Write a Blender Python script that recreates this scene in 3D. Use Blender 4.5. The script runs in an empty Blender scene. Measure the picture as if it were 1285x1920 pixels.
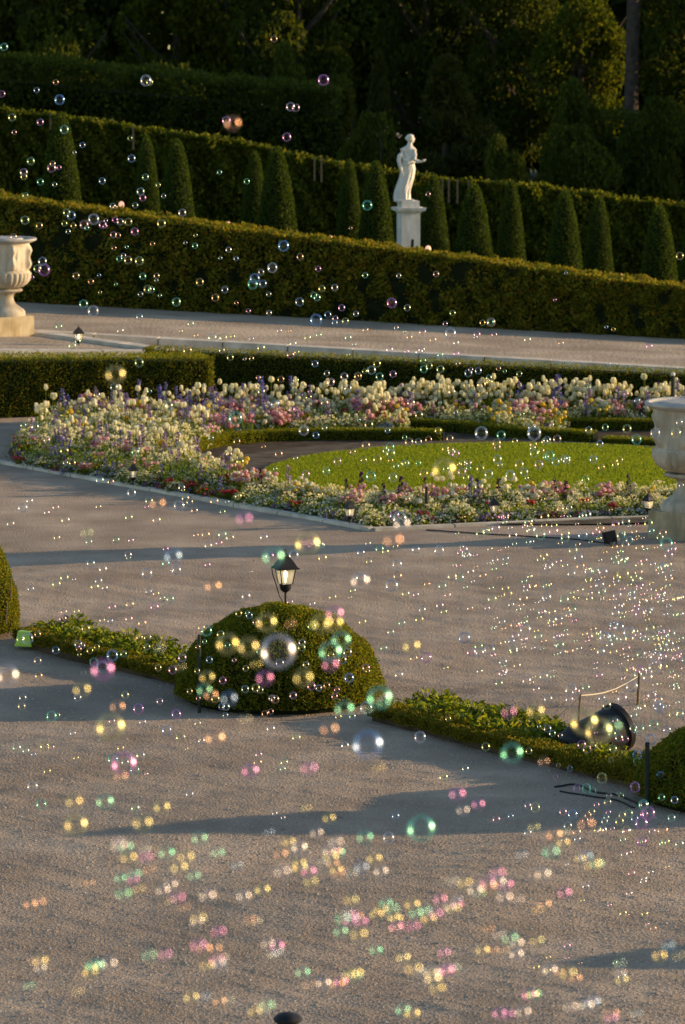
import bpy, math, random
import numpy as np
from mathutils import Vector, Matrix

random.seed(11)
RNG = np.random.default_rng(11)
SC = bpy.context.scene
COL = SC.collection
R = math.radians

# ------------------------------------------------------------------ camera
CAM_H, FPX, PX0, PY0 = 6.6, 7000.0, 642.5, 960.0
TH = math.atan(PY0 / FPX)                      # horizon on the top edge of the frame
cam = bpy.data.cameras.new('camera')
cam.sensor_fit = 'VERTICAL'; cam.sensor_height = 24.0; cam.lens = 24.0 * FPX / 1920.0
cam.clip_start = 0.5; cam.clip_end = 2000
cam.dof.use_dof = True; cam.dof.focus_distance = 35.0; cam.dof.aperture_fstop = 3.0
cam_o = bpy.data.objects.new('camera', cam); COL.objects.link(cam_o)
cam_o.location = (0, 0, CAM_H); cam_o.rotation_euler = (math.pi / 2 - TH, 0, 0)
SC.camera = cam_o

# ------------------------------------------------------------------ sky, sun, exposure
SUN_EL, SUN_AZ = R(11.0), R(78.5)                 # azimuth from +Y towards +X
w = bpy.data.worlds.new('World'); SC.world = w; w.use_nodes = True
sk = w.node_tree.nodes.new('ShaderNodeTexSky'); sk.sky_type = 'NISHITA'; sk.sun_disc = False
sk.dust_density = .4; sk.ozone_density = 1.4; sk.sun_elevation = SUN_EL; sk.sun_rotation = SUN_AZ
w.node_tree.links.new(sk.outputs[0], w.node_tree.nodes['Background'].inputs[0])
w.node_tree.nodes['Background'].inputs[1].default_value = 0.105
sun = bpy.data.lights.new('sun', 'SUN'); sun.energy = 3.5; sun.angle = R(0.53); sun.color = (1.0, 0.71, 0.40)
sun_o = bpy.data.objects.new('sun', sun); COL.objects.link(sun_o)
sd = Vector((math.cos(SUN_EL) * math.sin(SUN_AZ), math.cos(SUN_EL) * math.cos(SUN_AZ), math.sin(SUN_EL)))
sun_o.rotation_euler = (-sd).to_track_quat('-Z', 'Y').to_euler(); sun_o.location = (60, 40, 30)
SC.view_settings.view_transform = 'Standard'; SC.view_settings.look = 'None'
SC.view_settings.exposure = 1.08; SC.view_settings.gamma = 1
SC.render.engine = 'CYCLES'
SC.cycles.transparent_max_bounces = 40; SC.cycles.max_bounces = 8; SC.cycles.use_denoising = True; SC.cycles.use_adaptive_sampling = False
SC.cycles.sample_clamp_indirect = 4

# ------------------------------------------------------------------ helpers
CT, ST = math.cos(TH), math.sin(TH)
def ray(px, py):
    u, v = (px - PX0) / FPX, -(py - PY0) / FPX
    return u, CT + v * ST, -ST + v * CT
def G(px, py, z=0.0):                          # pixel -> point on a level plane
    a, b, c = ray(px, py); t = (z - CAM_H) / c
    return Vector((a * t, b * t, z))
def P(px, py, Y):                              # pixel -> point at distance Y
    a, b, c = ray(px, py); t = Y / b
    return Vector((a * t, Y, CAM_H + c * t))
def zpath(x): return .09 + .0425 * (6.6 - x)   # the upper path climbs to the left
def GP(px, py, dz=0.0):                        # pixel -> point on the sloping upper path
    a, b, c = ray(px, py); t = (zpath(0) + dz - CAM_H) / (c + .0425 * a)
    return Vector((a * t, b * t, CAM_H + c * t))
def S(Y, py=960):                              # pixels per metre
    a, b, c = ray(PX0, py); return FPX * b / Y / 1.0
def vn(Pt, sc=1.0, seed=0):                    # smooth noise -1..1
    r = np.random.default_rng(seed); out = 0
    for k in range(5):
        d = r.normal(size=3); d /= np.linalg.norm(d)
        out = out + np.sin((Pt @ d) * (2 * math.pi / sc) * r.uniform(.6, 1.7) + r.uniform(0, 6.3))
    return out / 3.0

def np_mesh(name, V, F, mats, smooth=False, mi=None):
    V = np.asarray(V, dtype=np.float32); F = np.asarray(F, dtype=np.int32)
    me = bpy.data.meshes.new(name); k = F.shape[1]
    me.vertices.add(len(V)); me.vertices.foreach_set('co', V.ravel())
    me.loops.add(F.size); me.loops.foreach_set('vertex_index', F.ravel())
    me.polygons.add(len(F)); me.polygons.foreach_set('loop_start', np.arange(0, F.size, k, dtype=np.int32))
    if smooth: me.polygons.foreach_set('use_smooth', np.ones(len(F), dtype=bool))
    for m in (mats if isinstance(mats, (list, tuple)) else [mats]): me.materials.append(m)
    if mi is not None: me.polygons.foreach_set('material_index', np.asarray(mi, dtype=np.int32))
    me.update(calc_edges=True); return me

class MB:
    def __init__(s): s.v = []; s.f = []; s.m = []
    def add(s, vs, fs, m=0):
        o = len(s.v); s.v += [tuple(x) for x in vs]; s.f += [tuple(i + o for i in f) for f in fs]; s.m += [m] * len(fs); return s
    def box(s, c, h, rz=0, m=0, top=1.0):
        q = Matrix.Rotation(rz, 3, 'Z'); vs = []
        for z in (-1, 1):
            t = top if z > 0 else 1
            for x, y in ((-1, -1), (1, -1), (1, 1), (-1, 1)):
                vs.append(Vector(c) + q @ Vector((x * h[0] * t, y * h[1] * t, z * h[2])))
        return s.add(vs, [(3, 2, 1, 0), (4, 5, 6, 7), (0, 1, 5, 4), (1, 2, 6, 5), (2, 3, 7, 6), (3, 0, 4, 7)], m)
    def lathe(s, prof, n=24, c=(0, 0, 0), m=0, fn=None, caps=True):
        vs = []; 
        for (r, z) in prof:
            for k in range(n):
                a = 2 * math.pi * k / n; rr = r if fn is None else fn(r, z, a)
                vs.append((c[0] + rr * math.cos(a), c[1] + rr * math.sin(a), c[2] + z))
        fs = [(i * n + k, i * n + (k + 1) % n, (i + 1) * n + (k + 1) % n, (i + 1) * n + k) for i in range(len(prof) - 1) for k in range(n)]
        if caps: fs += [tuple(range(n))[::-1], tuple((len(prof) - 1) * n + k for k in range(n))]
        return s.add(vs, fs, m)
    def tube(s, pts, rad, n=8, m=0):
        pts = [Vector(p) for p in pts]; vs = []
        rr = rad if isinstance(rad, (list, tuple)) else [rad] * len(pts)
        for i, p in enumerate(pts):
            d = (pts[min(i + 1, len(pts) - 1)] - pts[max(i - 1, 0)]).normalized()
            a = d.cross(Vector((0, 0, 1)) if abs(d.z) < .9 else Vector((1, 0, 0))).normalized(); b = d.cross(a)
            for k in range(n):
                t = 2 * math.pi * k / n; vs.append(p + (a * math.cos(t) + b * math.sin(t)) * rr[i])
        fs = [(i * n + k, i * n + (k + 1) % n, (i + 1) * n + (k + 1) % n, (i + 1) * n + k) for i in range(len(pts) - 1) for k in range(n)]
        fs += [tuple(range(n))[::-1], tuple((len(pts) - 1) * n + k for k in range(n))]
        return s.add(vs, fs, m)
    def ball(s, c, r, nu=10, nv=7, m=0, sq=(1, 1, 1)):
        prof = [(r * math.sin(math.pi * (j + .02) / (nv + .04)), -r * math.cos(math.pi * (j + .02) / (nv + .04))) for j in range(nv + 1)]
        o = len(s.v); s.lathe(prof, nu, (0, 0, 0), m)
        s.v[o:] = [(c[0] + x * sq[0], c[1] + y * sq[1], c[2] + z * sq[2]) for x, y, z in s.v[o:]]
        return s
    def mesh(s, name, mats, smooth=False):
        me = bpy.data.meshes.new(name); me.from_pydata(s.v, [], s.f)
        for m in (mats if isinstance(mats, (list, tuple)) else [mats]): me.materials.append(m)
        me.polygons.foreach_set('material_index', s.m)
        me.update()
        import bmesh
        b = bmesh.new(); b.from_mesh(me); bmesh.ops.recalc_face_normals(b, faces=b.faces); b.to_mesh(me); b.free()
        if smooth:
            me.polygons.foreach_set('use_smooth', [True] * len(me.polygons))
            me.set_sharp_from_angle(angle=R(42))
        return me

def obj(name, me, parent=None, loc=(0, 0, 0), rz=0, label=None, cat=None, group=None, kind=None, scale=None):
    o = bpy.data.objects.new(name, me); COL.objects.link(o)
    o.location = loc; o.rotation_euler = (0, 0, rz)
    if scale is not None: o.scale = scale
    if parent: o.parent = parent
    return tag(o, label, cat, group, kind)
def tag(o, label=None, cat=None, group=None, kind=None):
    if label: o['label'] = label
    if cat: o['category'] = cat
    if group: o['group'] = group
    if kind: o['kind'] = kind
    return o
def empty(name, loc, rz=0, label=None, cat=None, group=None, scale=None):
    o = obj(name, None, None, loc, rz, label, cat, group, None, scale); o.empty_display_size = .2; return o
def dup(o, loc, rz=None, label=None, scale=None):
    c = o.copy(); COL.objects.link(c); c.location = loc
    if rz is not None: c.rotation_euler = (0, 0, rz)
    if label: c['label'] = label
    if scale is not None: c.scale = scale
    for ch in o.children:
        d = ch.copy(); COL.objects.link(d); d.parent = c
        for g in ch.children:
            e = g.copy(); COL.objects.link(e); e.parent = d
    return c

# ------------------------------------------------------------------ materials
def newmat(name):
    m = bpy.data.materials.new(name); m.use_nodes = True; t = m.node_tree
    return m, t, t.nodes, t.links, t.nodes['Principled BSDF']
def ramp(n, stops):
    r = n.new('ShaderNodeValToRGB'); e = r.color_ramp.elements
    e[0].position, e[0].color = stops[0][0], (*stops[0][1], 1); e[1].position, e[1].color = stops[1][0], (*stops[1][1], 1)
    for p, c in stops[2:]:
        x = e.new(p); x.color = (*c, 1)
    return r
def leafmat(name, stops, trans=.4, rough=.75, spec=.1, tcol=1.9):
    m, t, n, l, b = newmat(name)
    if 'petal' not in name and name != 'pebble': stops = [(p, (c[0] * 1.5, c[1] * 1.52, c[2] * .75)) for p, c in stops]
    g = n.new('ShaderNodeNewGeometry'); r = ramp(n, stops); l.new(g.outputs['Random Per Island'], r.inputs[0])
    l.new(r.outputs[0], b.inputs['Base Color']); b.inputs['Roughness'].default_value = rough; b.inputs['Specular IOR Level'].default_value = spec
    tr = n.new('ShaderNodeBsdfTranslucent'); mx = n.new('ShaderNodeMixShader'); mx.inputs[0].default_value = trans
    mu = n.new('ShaderNodeMix'); mu.data_type = 'RGBA'; mu.blend_type = 'MULTIPLY'; mu.inputs[0].default_value = 1
    l.new(r.outputs[0], mu.inputs[6]); mu.inputs[7].default_value = (tcol * 1.1, tcol, tcol * .45, 1)
    l.new(mu.outputs[2], tr.inputs[0]); l.new(b.outputs[0], mx.inputs[1]); l.new(tr.outputs[0], mx.inputs[2])
    l.new(mx.outputs[0], n['Material Output'].inputs[0]); return m
def noisemat(name, c1, c2, scale=8, rough=.7, bump=0, bscale=60, c3=None, spec=.3, det=6, bd=.01, metal=0):
    m, t, n, l, b = newmat(name)
    tc = n.new('ShaderNodeNewGeometry'); no = n.new('ShaderNodeTexNoise'); no.inputs['Scale'].default_value = scale; no.inputs['Detail'].default_value = det
    l.new(tc.outputs['Position'], no.inputs['Vector'])
    r = ramp(n, [(.33, c1), (.66, c2)] + ([(.8, c3)] if c3 else [])); l.new(no.outputs[0], r.inputs[0]); l.new(r.outputs[0], b.inputs['Base Color'])
    b.inputs['Roughness'].default_value = rough; b.inputs['Specular IOR Level'].default_value = spec; b.inputs['Metallic'].default_value = metal
    if bump:
        n2 = n.new('ShaderNodeTexNoise'); n2.inputs['Scale'].default_value = bscale; n2.inputs['Detail'].default_value = 4
        l.new(tc.outputs['Position'], n2.inputs['Vector'])
        bp = n.new('ShaderNodeBump'); bp.inputs['Strength'].default_value = bump; bp.inputs['Distance'].default_value = bd
        l.new(n2.outputs[0], bp.inputs['Height']); l.new(bp.outputs[0], b.inputs['Normal'])
    return m

M = {}
M['gravel'] = noisemat('pale_gravel', (.325, .25, .188), (.455, .36, .278), 1.3, .95, .55, 45, spec=.1, bd=.02)
def add_relief(m, sc2, dist, strg):
    n, l = m.node_tree.nodes, m.node_tree.links; b = n['Principled BSDF']; old = b.inputs['Normal'].links[0].from_socket
    g = [x for x in n if x.type == 'NEW_GEOMETRY'][0]; v = n.new('ShaderNodeTexVoronoi'); v.inputs['Scale'].default_value = sc2; l.new(g.outputs['Position'], v.inputs['Vector'])
    bp = n.new('ShaderNodeBump'); bp.invert = True; bp.inputs['Strength'].default_value = strg; bp.inputs['Distance'].default_value = dist
    l.new(v.outputs['Distance'], bp.inputs['Height']); l.new(old, bp.inputs['Normal']); l.new(bp.outputs[0], b.inputs['Normal'])
add_relief(M['gravel'], 42, .015, .28)
M['gravel2'] = noisemat('upper_gravel', (.34, .27, .20), (.49, .40, .305), .9, .95, .6, 30, spec=.1)
add_relief(M['gravel2'], 14, .03, .35)
def patches(m, sc_, lo, hi, stretch=(1, 1, 1)):      # large stains and worn areas over the base colour
    n, l = m.node_tree.nodes, m.node_tree.links; b = n['Principled BSDF']; old = b.inputs['Base Color'].links[0].from_socket
    g = n.new('ShaderNodeNewGeometry'); vm = n.new('ShaderNodeVectorMath'); vm.operation = 'MULTIPLY'; vm.inputs[1].default_value = stretch; l.new(g.outputs['Position'], vm.inputs[0])
    no = n.new('ShaderNodeTexNoise'); no.inputs['Scale'].default_value = sc_; no.inputs['Detail'].default_value = 7; no.inputs['Roughness'].default_value = .62; l.new(vm.outputs[0], no.inputs['Vector'])
    r = ramp(n, [(.36, lo), (.64, hi)]); l.new(no.outputs[0], r.inputs[0])
    mx = n.new('ShaderNodeMix'); mx.data_type = 'RGBA'; mx.blend_type = 'MULTIPLY'; mx.inputs[0].default_value = 1
    l.new(old, mx.inputs[6]); l.new(r.outputs[0], mx.inputs[7]); l.new(mx.outputs[2], b.inputs['Base Color'])
patches(M['gravel'], .55, (.80, .79, .78), (1.08, 1.06, 1.02), (.6, 1, 1)); patches(M['gravel2'], .6, (.80, .79, .78), (1.08, 1.06, 1.02), (.6, 1, 1))
M['pebble'] = leafmat('pebble', [(0, (.25, .19, .14)), (.5, (.40, .32, .24)), (.9, (.49, .40, .31)), (1, (.58, .50, .41))], 0, .85, .2)
M['soil'] = noisemat('bed_soil', (.05, .035, .022), (.11, .078, .05), 4, .95, .8, 40, spec=.1)
M['ring'] = noisemat('ring_soil', (.075, .057, .04), (.15, .118, .084), 3, .95, .8, 50, spec=.1)
M['lawn'] = noisemat('lawn_ground', (.045, .075, .012), (.09, .13, .02), 1.5, .9, .6, 60, spec=.1)
M['stone'] = noisemat('kerb_limestone', (.52, .47, .39), (.70, .64, .54), 4, .8, .3, 50, c3=(.48, .45, .40), spec=.2)
M['marble'] = noisemat('weathered_marble', (.36, .32, .25), (.50, .45, .37), 3.5, .7, .3, 40, c3=(.33, .33, .29), spec=.3)
M['marbletop'] = noisemat('rain_stained_marble', (.30, .30, .29), (.50, .47, .42), 5, .75, .3, 40, spec=.2)
M['plinth'] = noisemat('yellowed_plinth_stone', (.34, .27, .16), (.52, .45, .32), 3, .8, .4, 40, spec=.2)
M['statue'] = noisemat('white_statue_marble', (.66, .62, .55), (.78, .74, .67), 4, .6, .15, 30, spec=.3)
M['pedestal'] = noisemat('pedestal_marble', (.66, .63, .57), (.80, .77, .71), 2.2, .7, .2, 30, c3=(.60, .47, .40), spec=.3)
for k_ in ('marble', 'plinth'): patches(M[k_], 5, (.68, .65, .58), (1.25, 1.2, 1.12), (1, 1, .22))
for k_ in ('statue', 'pedestal'): patches(M[k_], 6, (.80, .78, .74), (1.05, 1.04, 1.02), (1, 1, .3))
patches(M['stone'], 2.2, (.78, .76, .72), (1.08, 1.06, 1.04))
M['black'] = noisemat('black_painted_metal', (.010, .010, .011), (.018, .018, .02), 20, .55, .1, 80, spec=.3)
M['rubber'] = noisemat('black_rubber', (.012, .012, .012), (.025, .024, .023), 20, .7, 0)
M['post'] = noisemat('dark_green_post', (.012, .018, .012), (.03, .035, .022), 12, .7, .2, 60)
M['wood'] = noisemat('weathered_stake_wood', (.12, .08, .045), (.22, .15, .085), 25, .8, .3, 80)
M['string'] = noisemat('pale_string', (.55, .47, .34), (.68, .6, .46), 30, .8, 0)
M['bark'] = noisemat('bark', (.035, .026, .02), (.075, .058, .045), 6, .9, .8, 20)
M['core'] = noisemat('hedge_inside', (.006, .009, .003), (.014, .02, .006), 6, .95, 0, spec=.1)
M['lime'] = noisemat('lime_green_plastic', (.42, .62, .06), (.52, .74, .09), 5, .4, 0, spec=.4)
M['lens'] = noisemat('lamp_lens_glass', (.25, .27, .3), (.4, .42, .45), 10, .1, 0, spec=.8)
def emit(name, c, s):
    m, t, n, l, b = newmat(name); b.inputs['Base Color'].default_value = (*c, 1)
    b.inputs['Emission Color'].default_value = (*c, 1); b.inputs['Emission Strength'].default_value = s; return m
M['bulb'] = emit('lit_bulb', (1, .86, .62), 6)
M['dimbulb'] = emit('dim_bulb', (1, .82, .55), 2.0)
M['glow'] = emit('lit_globe', (1, .50, .32), .45)
m, t, n, l, b = newmat('lantern_glass'); M['pane'] = m
b.inputs['Base Color'].default_value = (.88, .84, .72, 1); b.inputs['Roughness'].default_value = .25
tp = n.new('ShaderNodeBsdfTransparent'); tp.inputs[0].default_value = (1, .96, .86, 1); mx = n.new('ShaderNodeMixShader'); mx.inputs[0].default_value = .55
l.new(tp.outputs[0], mx.inputs[1]); l.new(b.outputs[0], mx.inputs[2])
nn = n.new('ShaderNodeTexNoise'); nn.inputs['Scale'].default_value = 30; l.new(mx.outputs[0], n['Material Output'].inputs[0])

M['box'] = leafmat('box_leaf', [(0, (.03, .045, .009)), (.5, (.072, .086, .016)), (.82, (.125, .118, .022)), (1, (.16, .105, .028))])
M['boxnew'] = leafmat('box_new_growth', [(0, (.05, .07, .012)), (.6, (.10, .12, .02)), (1, (.17, .12, .03))])  # paler young box leaves for tops, tips and low edging
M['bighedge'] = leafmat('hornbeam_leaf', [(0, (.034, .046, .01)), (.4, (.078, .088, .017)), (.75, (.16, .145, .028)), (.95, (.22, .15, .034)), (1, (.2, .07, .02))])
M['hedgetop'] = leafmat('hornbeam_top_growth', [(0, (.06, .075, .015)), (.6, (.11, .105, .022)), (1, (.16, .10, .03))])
M['yew'] = leafmat('yew_needle', [(0, (.014, .026, .007)), (.7, (.035, .055, .012)), (1, (.06, .08, .015))], .25)
M['ivy'] = leafmat('trellis_leaf', [(0, (.022, .034, .008)), (.6, (.055, .07, .014)), (1, (.12, .11, .024))])
M['dark'] = leafmat('dark_wood_leaf', [(0, (.016, .026, .008)), (.7, (.036, .048, .012)), (1, (.06, .066, .016))], .38)
M['light'] = leafmat('light_wood_leaf', [(0, (.022, .034, .007)), (.6, (.045, .06, .011)), (1, (.085, .088, .016))], .4)
M['conifer'] = leafmat('conifer_leaf', [(0, (.014, .022, .009)), (.7, (.032, .038, .014)), (1, (.06, .05, .02))], .2)
M['laurel'] = leafmat('border_plant_leaf', [(0, (.03, .05, .008)), (.5, (.08, .105, .014)), (.9, (.14, .15, .025)), (1, (.18, .15, .03))], .5, .5, .3)
M['grass'] = leafmat('grass_blade', [(0, (.064, .096, .015)), (.6, (.112, .15, .024)), (1, (.17, .18, .05))], .5)
M['flgreen'] = leafmat('flower_foliage', [(0, (.035, .06, .012)), (.6, (.075, .105, .022)), (1, (.13, .15, .035))], .5)
M['white'] = leafmat('cream_petal', [(0, (.62, .60, .38)), (.5, (.74, .71, .52)), (1, (.84, .82, .70))], .4, .5, .3, 1.0)
M['alys'] = leafmat('white_petal', [(0, (.60, .60, .56)), (.6, (.78, .77, .72)), (1, (.84, .84, .82))], .35, .5, .3, 1.0)
M['pink'] = leafmat('pink_petal', [(0, (.55, .18, .22)), (.5, (.68, .33, .33)), (1, (.75, .52, .48))], .35, .5, .3, 1.0)
M['mag'] = leafmat('magenta_petal', [(0, (.22, .03, .10)), (.5, (.40, .05, .16)), (1, (.5, .12, .25))], .3, .5, .3, 1.0)
M['red'] = leafmat('red_petal', [(0, (.35, .02, .02)), (1, (.55, .04, .03))], .3, .5, .3, 1.0)
M['yellow'] = leafmat('yellow_petal', [(0, (.65, .45, .03)), (1, (.78, .62, .10))], .35, .5, .3, 1.0)
M['blue'] = leafmat('blue_petal', [(0, (.10, .09, .38)), (.6, (.20, .18, .55)), (1, (.34, .30, .68))], .3, .5, .3, 1.0)
M['mauve'] = leafmat('mauve_petal', [(0, (.20, .10, .34)), (.6, (.36, .24, .5)), (1, (.5, .40, .62))], .3, .5, .3, 1.0)
M['plum'] = leafmat('dark_plum_petal', [(0, (.03, .008, .05)), (1, (.08, .02, .10))], .2, .5, .3, 1.0)
M['sky'] = leafmat('pale_blue_petal', [(0, (.34, .42, .62)), (1, (.55, .62, .76))], .3, .5, .3, 1.0)

# ------------------------------------------------------------------ leaf clouds
def leaf_geo(Pt, N, size, jit=.8, asp=.55, up=0.0, droop=0.0, quad=True):
    """one folded diamond per point: leaf axis mixes the surface normal, a random vector and 'up'"""
    n = len(Pt); Pt = np.asarray(Pt, float); N = np.asarray(N, float)
    size = size if np.ndim(size) else RNG.uniform(.65, 1.25, n) * size
    d = N + jit * RNG.normal(size=(n, 3)) + np.array([0, 0, up]); d /= np.linalg.norm(d, axis=1)[:, None]
    a = np.cross(d, RNG.normal(size=(n, 3))); a /= np.linalg.norm(a, axis=1)[:, None] + 1e-9
    c = np.cross(d, a); s = size[:, None]
    V = np.stack([Pt - d * s * .5, Pt + a * s * asp * .5 + c * s * .1, Pt + d * s * .5 - c * s * droop, Pt - a * s * asp * .5 + c * s * .1], 1).reshape(-1, 3)
    i = np.arange(n)[:, None] * 4
    F = np.concatenate([i + np.array([0, 1, 2]), i + np.array([0, 2, 3])], 1).reshape(-1, 3)
    return V, F
def leaf_mesh(name, Pt, N, size, mat, **k):
    V, F = leaf_geo(Pt, N, size, **k); return np_mesh(name, V, F, mat)
def join_geo(parts):
    vs, fs, o, mi = [], [], 0, []
    for j, (V, F, m) in enumerate(parts):
        vs.append(V); fs.append(F + o); o += len(V); mi += [m] * len(F)
    return np.concatenate(vs), np.concatenate(fs), mi

def hedge(name, label, cat, A, B, tA, tB, thick, n, size, mat, topmat, group=None, lump=.05, topfrac=.25, jit=.8, ends=True, zb=0.0, zbB=None):
    """clipped hedge: inner body + leaf cover; A,B front foot points, tA/tB top heights"""
    A = Vector((A[0], A[1], zb)); B = Vector((B[0], B[1], zb)); L = (B - A).length; u = (B - A) / L
    nf = Vector((u.y, -u.x, 0)); 
    if nf.y > 0: nf = -nf
    c = A
    def loc(s, dpt, z): return np.outer(s, np.array(u)) + np.outer(dpt, -np.array(nf)) + np.outer(z, [0, 0, 1])
    ins = min(.07, thick * .2)
    mb = MB(); vs = []
    for s, tz, b0 in ((ins, tA, 0), (L - ins, tB, (zb if zbB is None else zbB) - zb)):
        for d in (ins, thick - ins):
            for z in (b0, tz - zb - ins): vs.append(u * s - nf * d + Vector((0, 0, z)))
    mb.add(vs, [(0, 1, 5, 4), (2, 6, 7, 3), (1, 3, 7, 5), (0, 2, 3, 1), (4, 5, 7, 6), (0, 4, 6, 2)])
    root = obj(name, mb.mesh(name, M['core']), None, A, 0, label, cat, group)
    top = lambda s: (tA + (tB - tA) * s / L) - zb
    zbB = zb if zbB is None else zbB
    bot = lambda s: (zbB - zb) * s / L
    nt = int(n * topfrac); ne = int(n * .06) if ends else 0; nfr = n - nt - 2 * ne
    s = RNG.uniform(0, L, nfr); z = bot(s) + RNG.uniform(0, 1, nfr) * (top(s) - bot(s)); d = RNG.uniform(-.01, .05, nfr)
    Q = loc(s, d, z); Q += np.outer(lump * vn(Q, .6, 3) + lump * .6 * vn(Q, .22, 4), np.array(nf))
    geos = [(*leaf_geo(Q, np.tile(np.array(nf), (nfr, 1)), size, jit), 0)]
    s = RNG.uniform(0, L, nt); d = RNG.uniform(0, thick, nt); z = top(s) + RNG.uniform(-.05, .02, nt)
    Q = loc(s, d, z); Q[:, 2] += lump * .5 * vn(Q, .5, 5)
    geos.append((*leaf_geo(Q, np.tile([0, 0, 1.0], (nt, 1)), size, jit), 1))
    for e in ((0, L) if ends else ()):
        d = RNG.uniform(0, thick, ne); z = RNG.uniform(0, 1, ne) * top(e); Q = loc(np.full(ne, e) + RNG.uniform(-.03, .03, ne), d, z)
        geos.append((*leaf_geo(Q, np.tile(np.array(u) * (1 if e else -1), (ne, 1)), size, jit), 0))
    V, F, mi = join_geo(geos)
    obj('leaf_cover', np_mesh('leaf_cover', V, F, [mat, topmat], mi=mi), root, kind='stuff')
    return root

# ------------------------------------------------------------------ ground
ZT = 0.2                                        # upper terrace
def axis(lo, hi, st, far):
    f = np.arange(lo, hi + st * .5, st); g = np.array([.6, 1.5, 3, 6, 12, 25, 50, 100, 200, far]); g = g[g <= far]
    return np.concatenate([(lo - g)[::-1], f, hi + g])
def ground_h(X, Y):
    q = np.stack([X.ravel(), Y.ravel(), 0 * X.ravel()], 1); q2 = q * np.array([.55, 1, 1])
    h = .0045 * vn(q, .61, 21) + .0035 * vn(q, .29, 22) + .0035 * vn(q, .14, 25) + .024 * vn(q * np.array([.7, 1, 1]), 2.9, 23) + .03 * vn(q, 7.5, 24)
    return (h.reshape(X.shape) - .05) * np.clip((47.0 - Y) / 5, .3, 1)
xs = axis(-5.6, 7.0, .06, 400); ys = axis(22.0, 47.5, .06, 400); ys = ys[ys > -200]
X, Y = np.meshgrid(xs, ys); Z = ground_h(X, Y)
Z *= np.clip((np.minimum(X + 12, 14 - X)) / 4, 0, 1); Z = np.where(Y > 76, -3.0, np.where(Y > 62, np.minimum(Z, -.05), Z))
V = np.stack([X.ravel(), Y.ravel(), Z.ravel()], 1); nx, ny = len(xs), len(ys)
i = (np.arange(ny - 1)[:, None] * nx + np.arange(nx - 1)[None, :]).ravel()
obj('ground', np_mesh('ground', V, np.stack([i, i + 1, i + nx + 1, i + nx], 1), M['gravel'], True), kind='structure')

# loose pebbles lying on the near gravel
n = 70000; t_ = RNG.uniform(0, 1, n) ** .8
py = 1030 + 930 * t_; px = RNG.uniform(-40, 1325, n)
Yg = CAM_H * FPX / py; Xg = (px - PX0) / FPX * Yg
Zg = ground_h(Xg[None, :], Yg[None, :])[0]
sz = RNG.uniform(.004, .0095, n) * (1 + .9 * (RNG.uniform(size=n) > .97))
oct_ = np.array([[1, 0, 0], [0, 1, 0], [-1, 0, 0], [0, -1, 0], [0, 0, .8]], float)
an = RNG.uniform(0, 6.3, n); ca, sa = np.cos(an), np.sin(an)
base = oct_[None] * (1 + RNG.uniform(-.3, .3, (n, 5, 1)))
V = np.stack([base[..., 0] * ca[:, None] - base[..., 1] * sa[:, None] * .8, base[..., 0] * sa[:, None] + base[..., 1] * ca[:, None] * .8, base[..., 2]], 2) * sz[:, None, None]
V += np.stack([Xg, Yg, Zg], 1)[:, None, :]
i = np.arange(n)[:, None, None] * 5
F = (i + np.array([[0, 1, 4], [1, 2, 4], [2, 3, 4], [3, 0, 4]])[None]).reshape(-1, 3)
obj('gravel_stones', np_mesh('gravel_stones', V.reshape(-1, 3), F, M['pebble']), label='loose pale pebbles scattered over the raked gravel', cat='gravel', kind='stuff')

def sheet(name, pts, z, mat, kind='structure', th=None):
    pts = [Vector((p[0], p[1], z)) for p in pts]; mb = MB(); k = len(pts)
    mb.add(pts, [tuple(range(k))])
    if th:
        mb.add(pts + [p - Vector((0, 0, th)) for p in pts], [(i, (i + 1) % k, (i + 1) % k + k, i + k) for i in range(k)])
    return obj(name, mb.mesh(name, mat), kind=kind)
# upper terrace: path behind the parterre
a1, a2, a3, a4 = GP(-700, 652), GP(310, 660), GP(60, 622), GP(1285, 692)
a5 = a4 + (a4 - a3) * 1.5
tp_ = [a1 + Vector((-25, 0, 0)), a1, a2, a3, a5, Vector((30, 72, 0)), Vector((12, 74, 0)), Vector((-35, 84, 0))]
tp_ = [Vector((p.x, p.y, zpath(p.x) - .03)) for p in tp_]
mb = MB().add(tp_, [tuple(range(8))]); mb.add(tp_ + [p - Vector((0, 0, 1.2)) for p in tp_], [(k, (k + 1) % 8, (k + 1) % 8 + 8, k + 8) for k in range(8)])
obj('upper_path', mb.mesh('upper_path', M['gravel2']), kind='structure')

def kerb(name, label, pts, w_, h_, zt, step, zf=None):
    root = empty(name, (pts[0][0], pts[0][1], 0), 0, label, 'kerb')
    for A, B in zip(pts[:-1], pts[1:]):
        A = Vector((A[0], A[1], 0)); B = Vector((B[0], B[1], 0)); L = (B - A).length; k = max(1, round(L / step)); a = math.atan2(B.y - A.y, B.x - A.x)
        for j in range(k):
            c = A + (B - A) * ((j + .5) / k)
            mb = MB().box((0, 0, -h_ / 2), (L / k / 2 - .006, w_ / 2, h_ / 2), 0, 0, .985)
            obj('kerb_stone', mb.mesh('kerb_stone', M['stone']), root, c + Vector((0, 0, (zt if zf is None else zf(c.x) + .03) + random.uniform(-.004, .004))) - root.location, a + random.uniform(-.004, .004))
            if zf: root.children[-1].rotation_euler = (0, -math.atan2(zf(A.x) - zf(B.x), L) * -1, a)
    return root
kerb('stone_kerb', 'pale stone kerb along the edge of the upper gravel path', [a1, a2], .3, .3, 0, 1.15, zpath)
kerb('stone_kerb', 'long thin stone kerb running behind the low dark hedge', [a3, a4, a4 + (a4 - a3) * .4], .3, .3, 0, 1.15, zpath)
kerb('stone_kerb', 'short slanting stone kerb at the corner beside the left urn', [a2 + Vector((.1, .25, 0)), a3 + Vector((.1, -.2, 0))], .3, .3, 0, 1.1, zpath)
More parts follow.
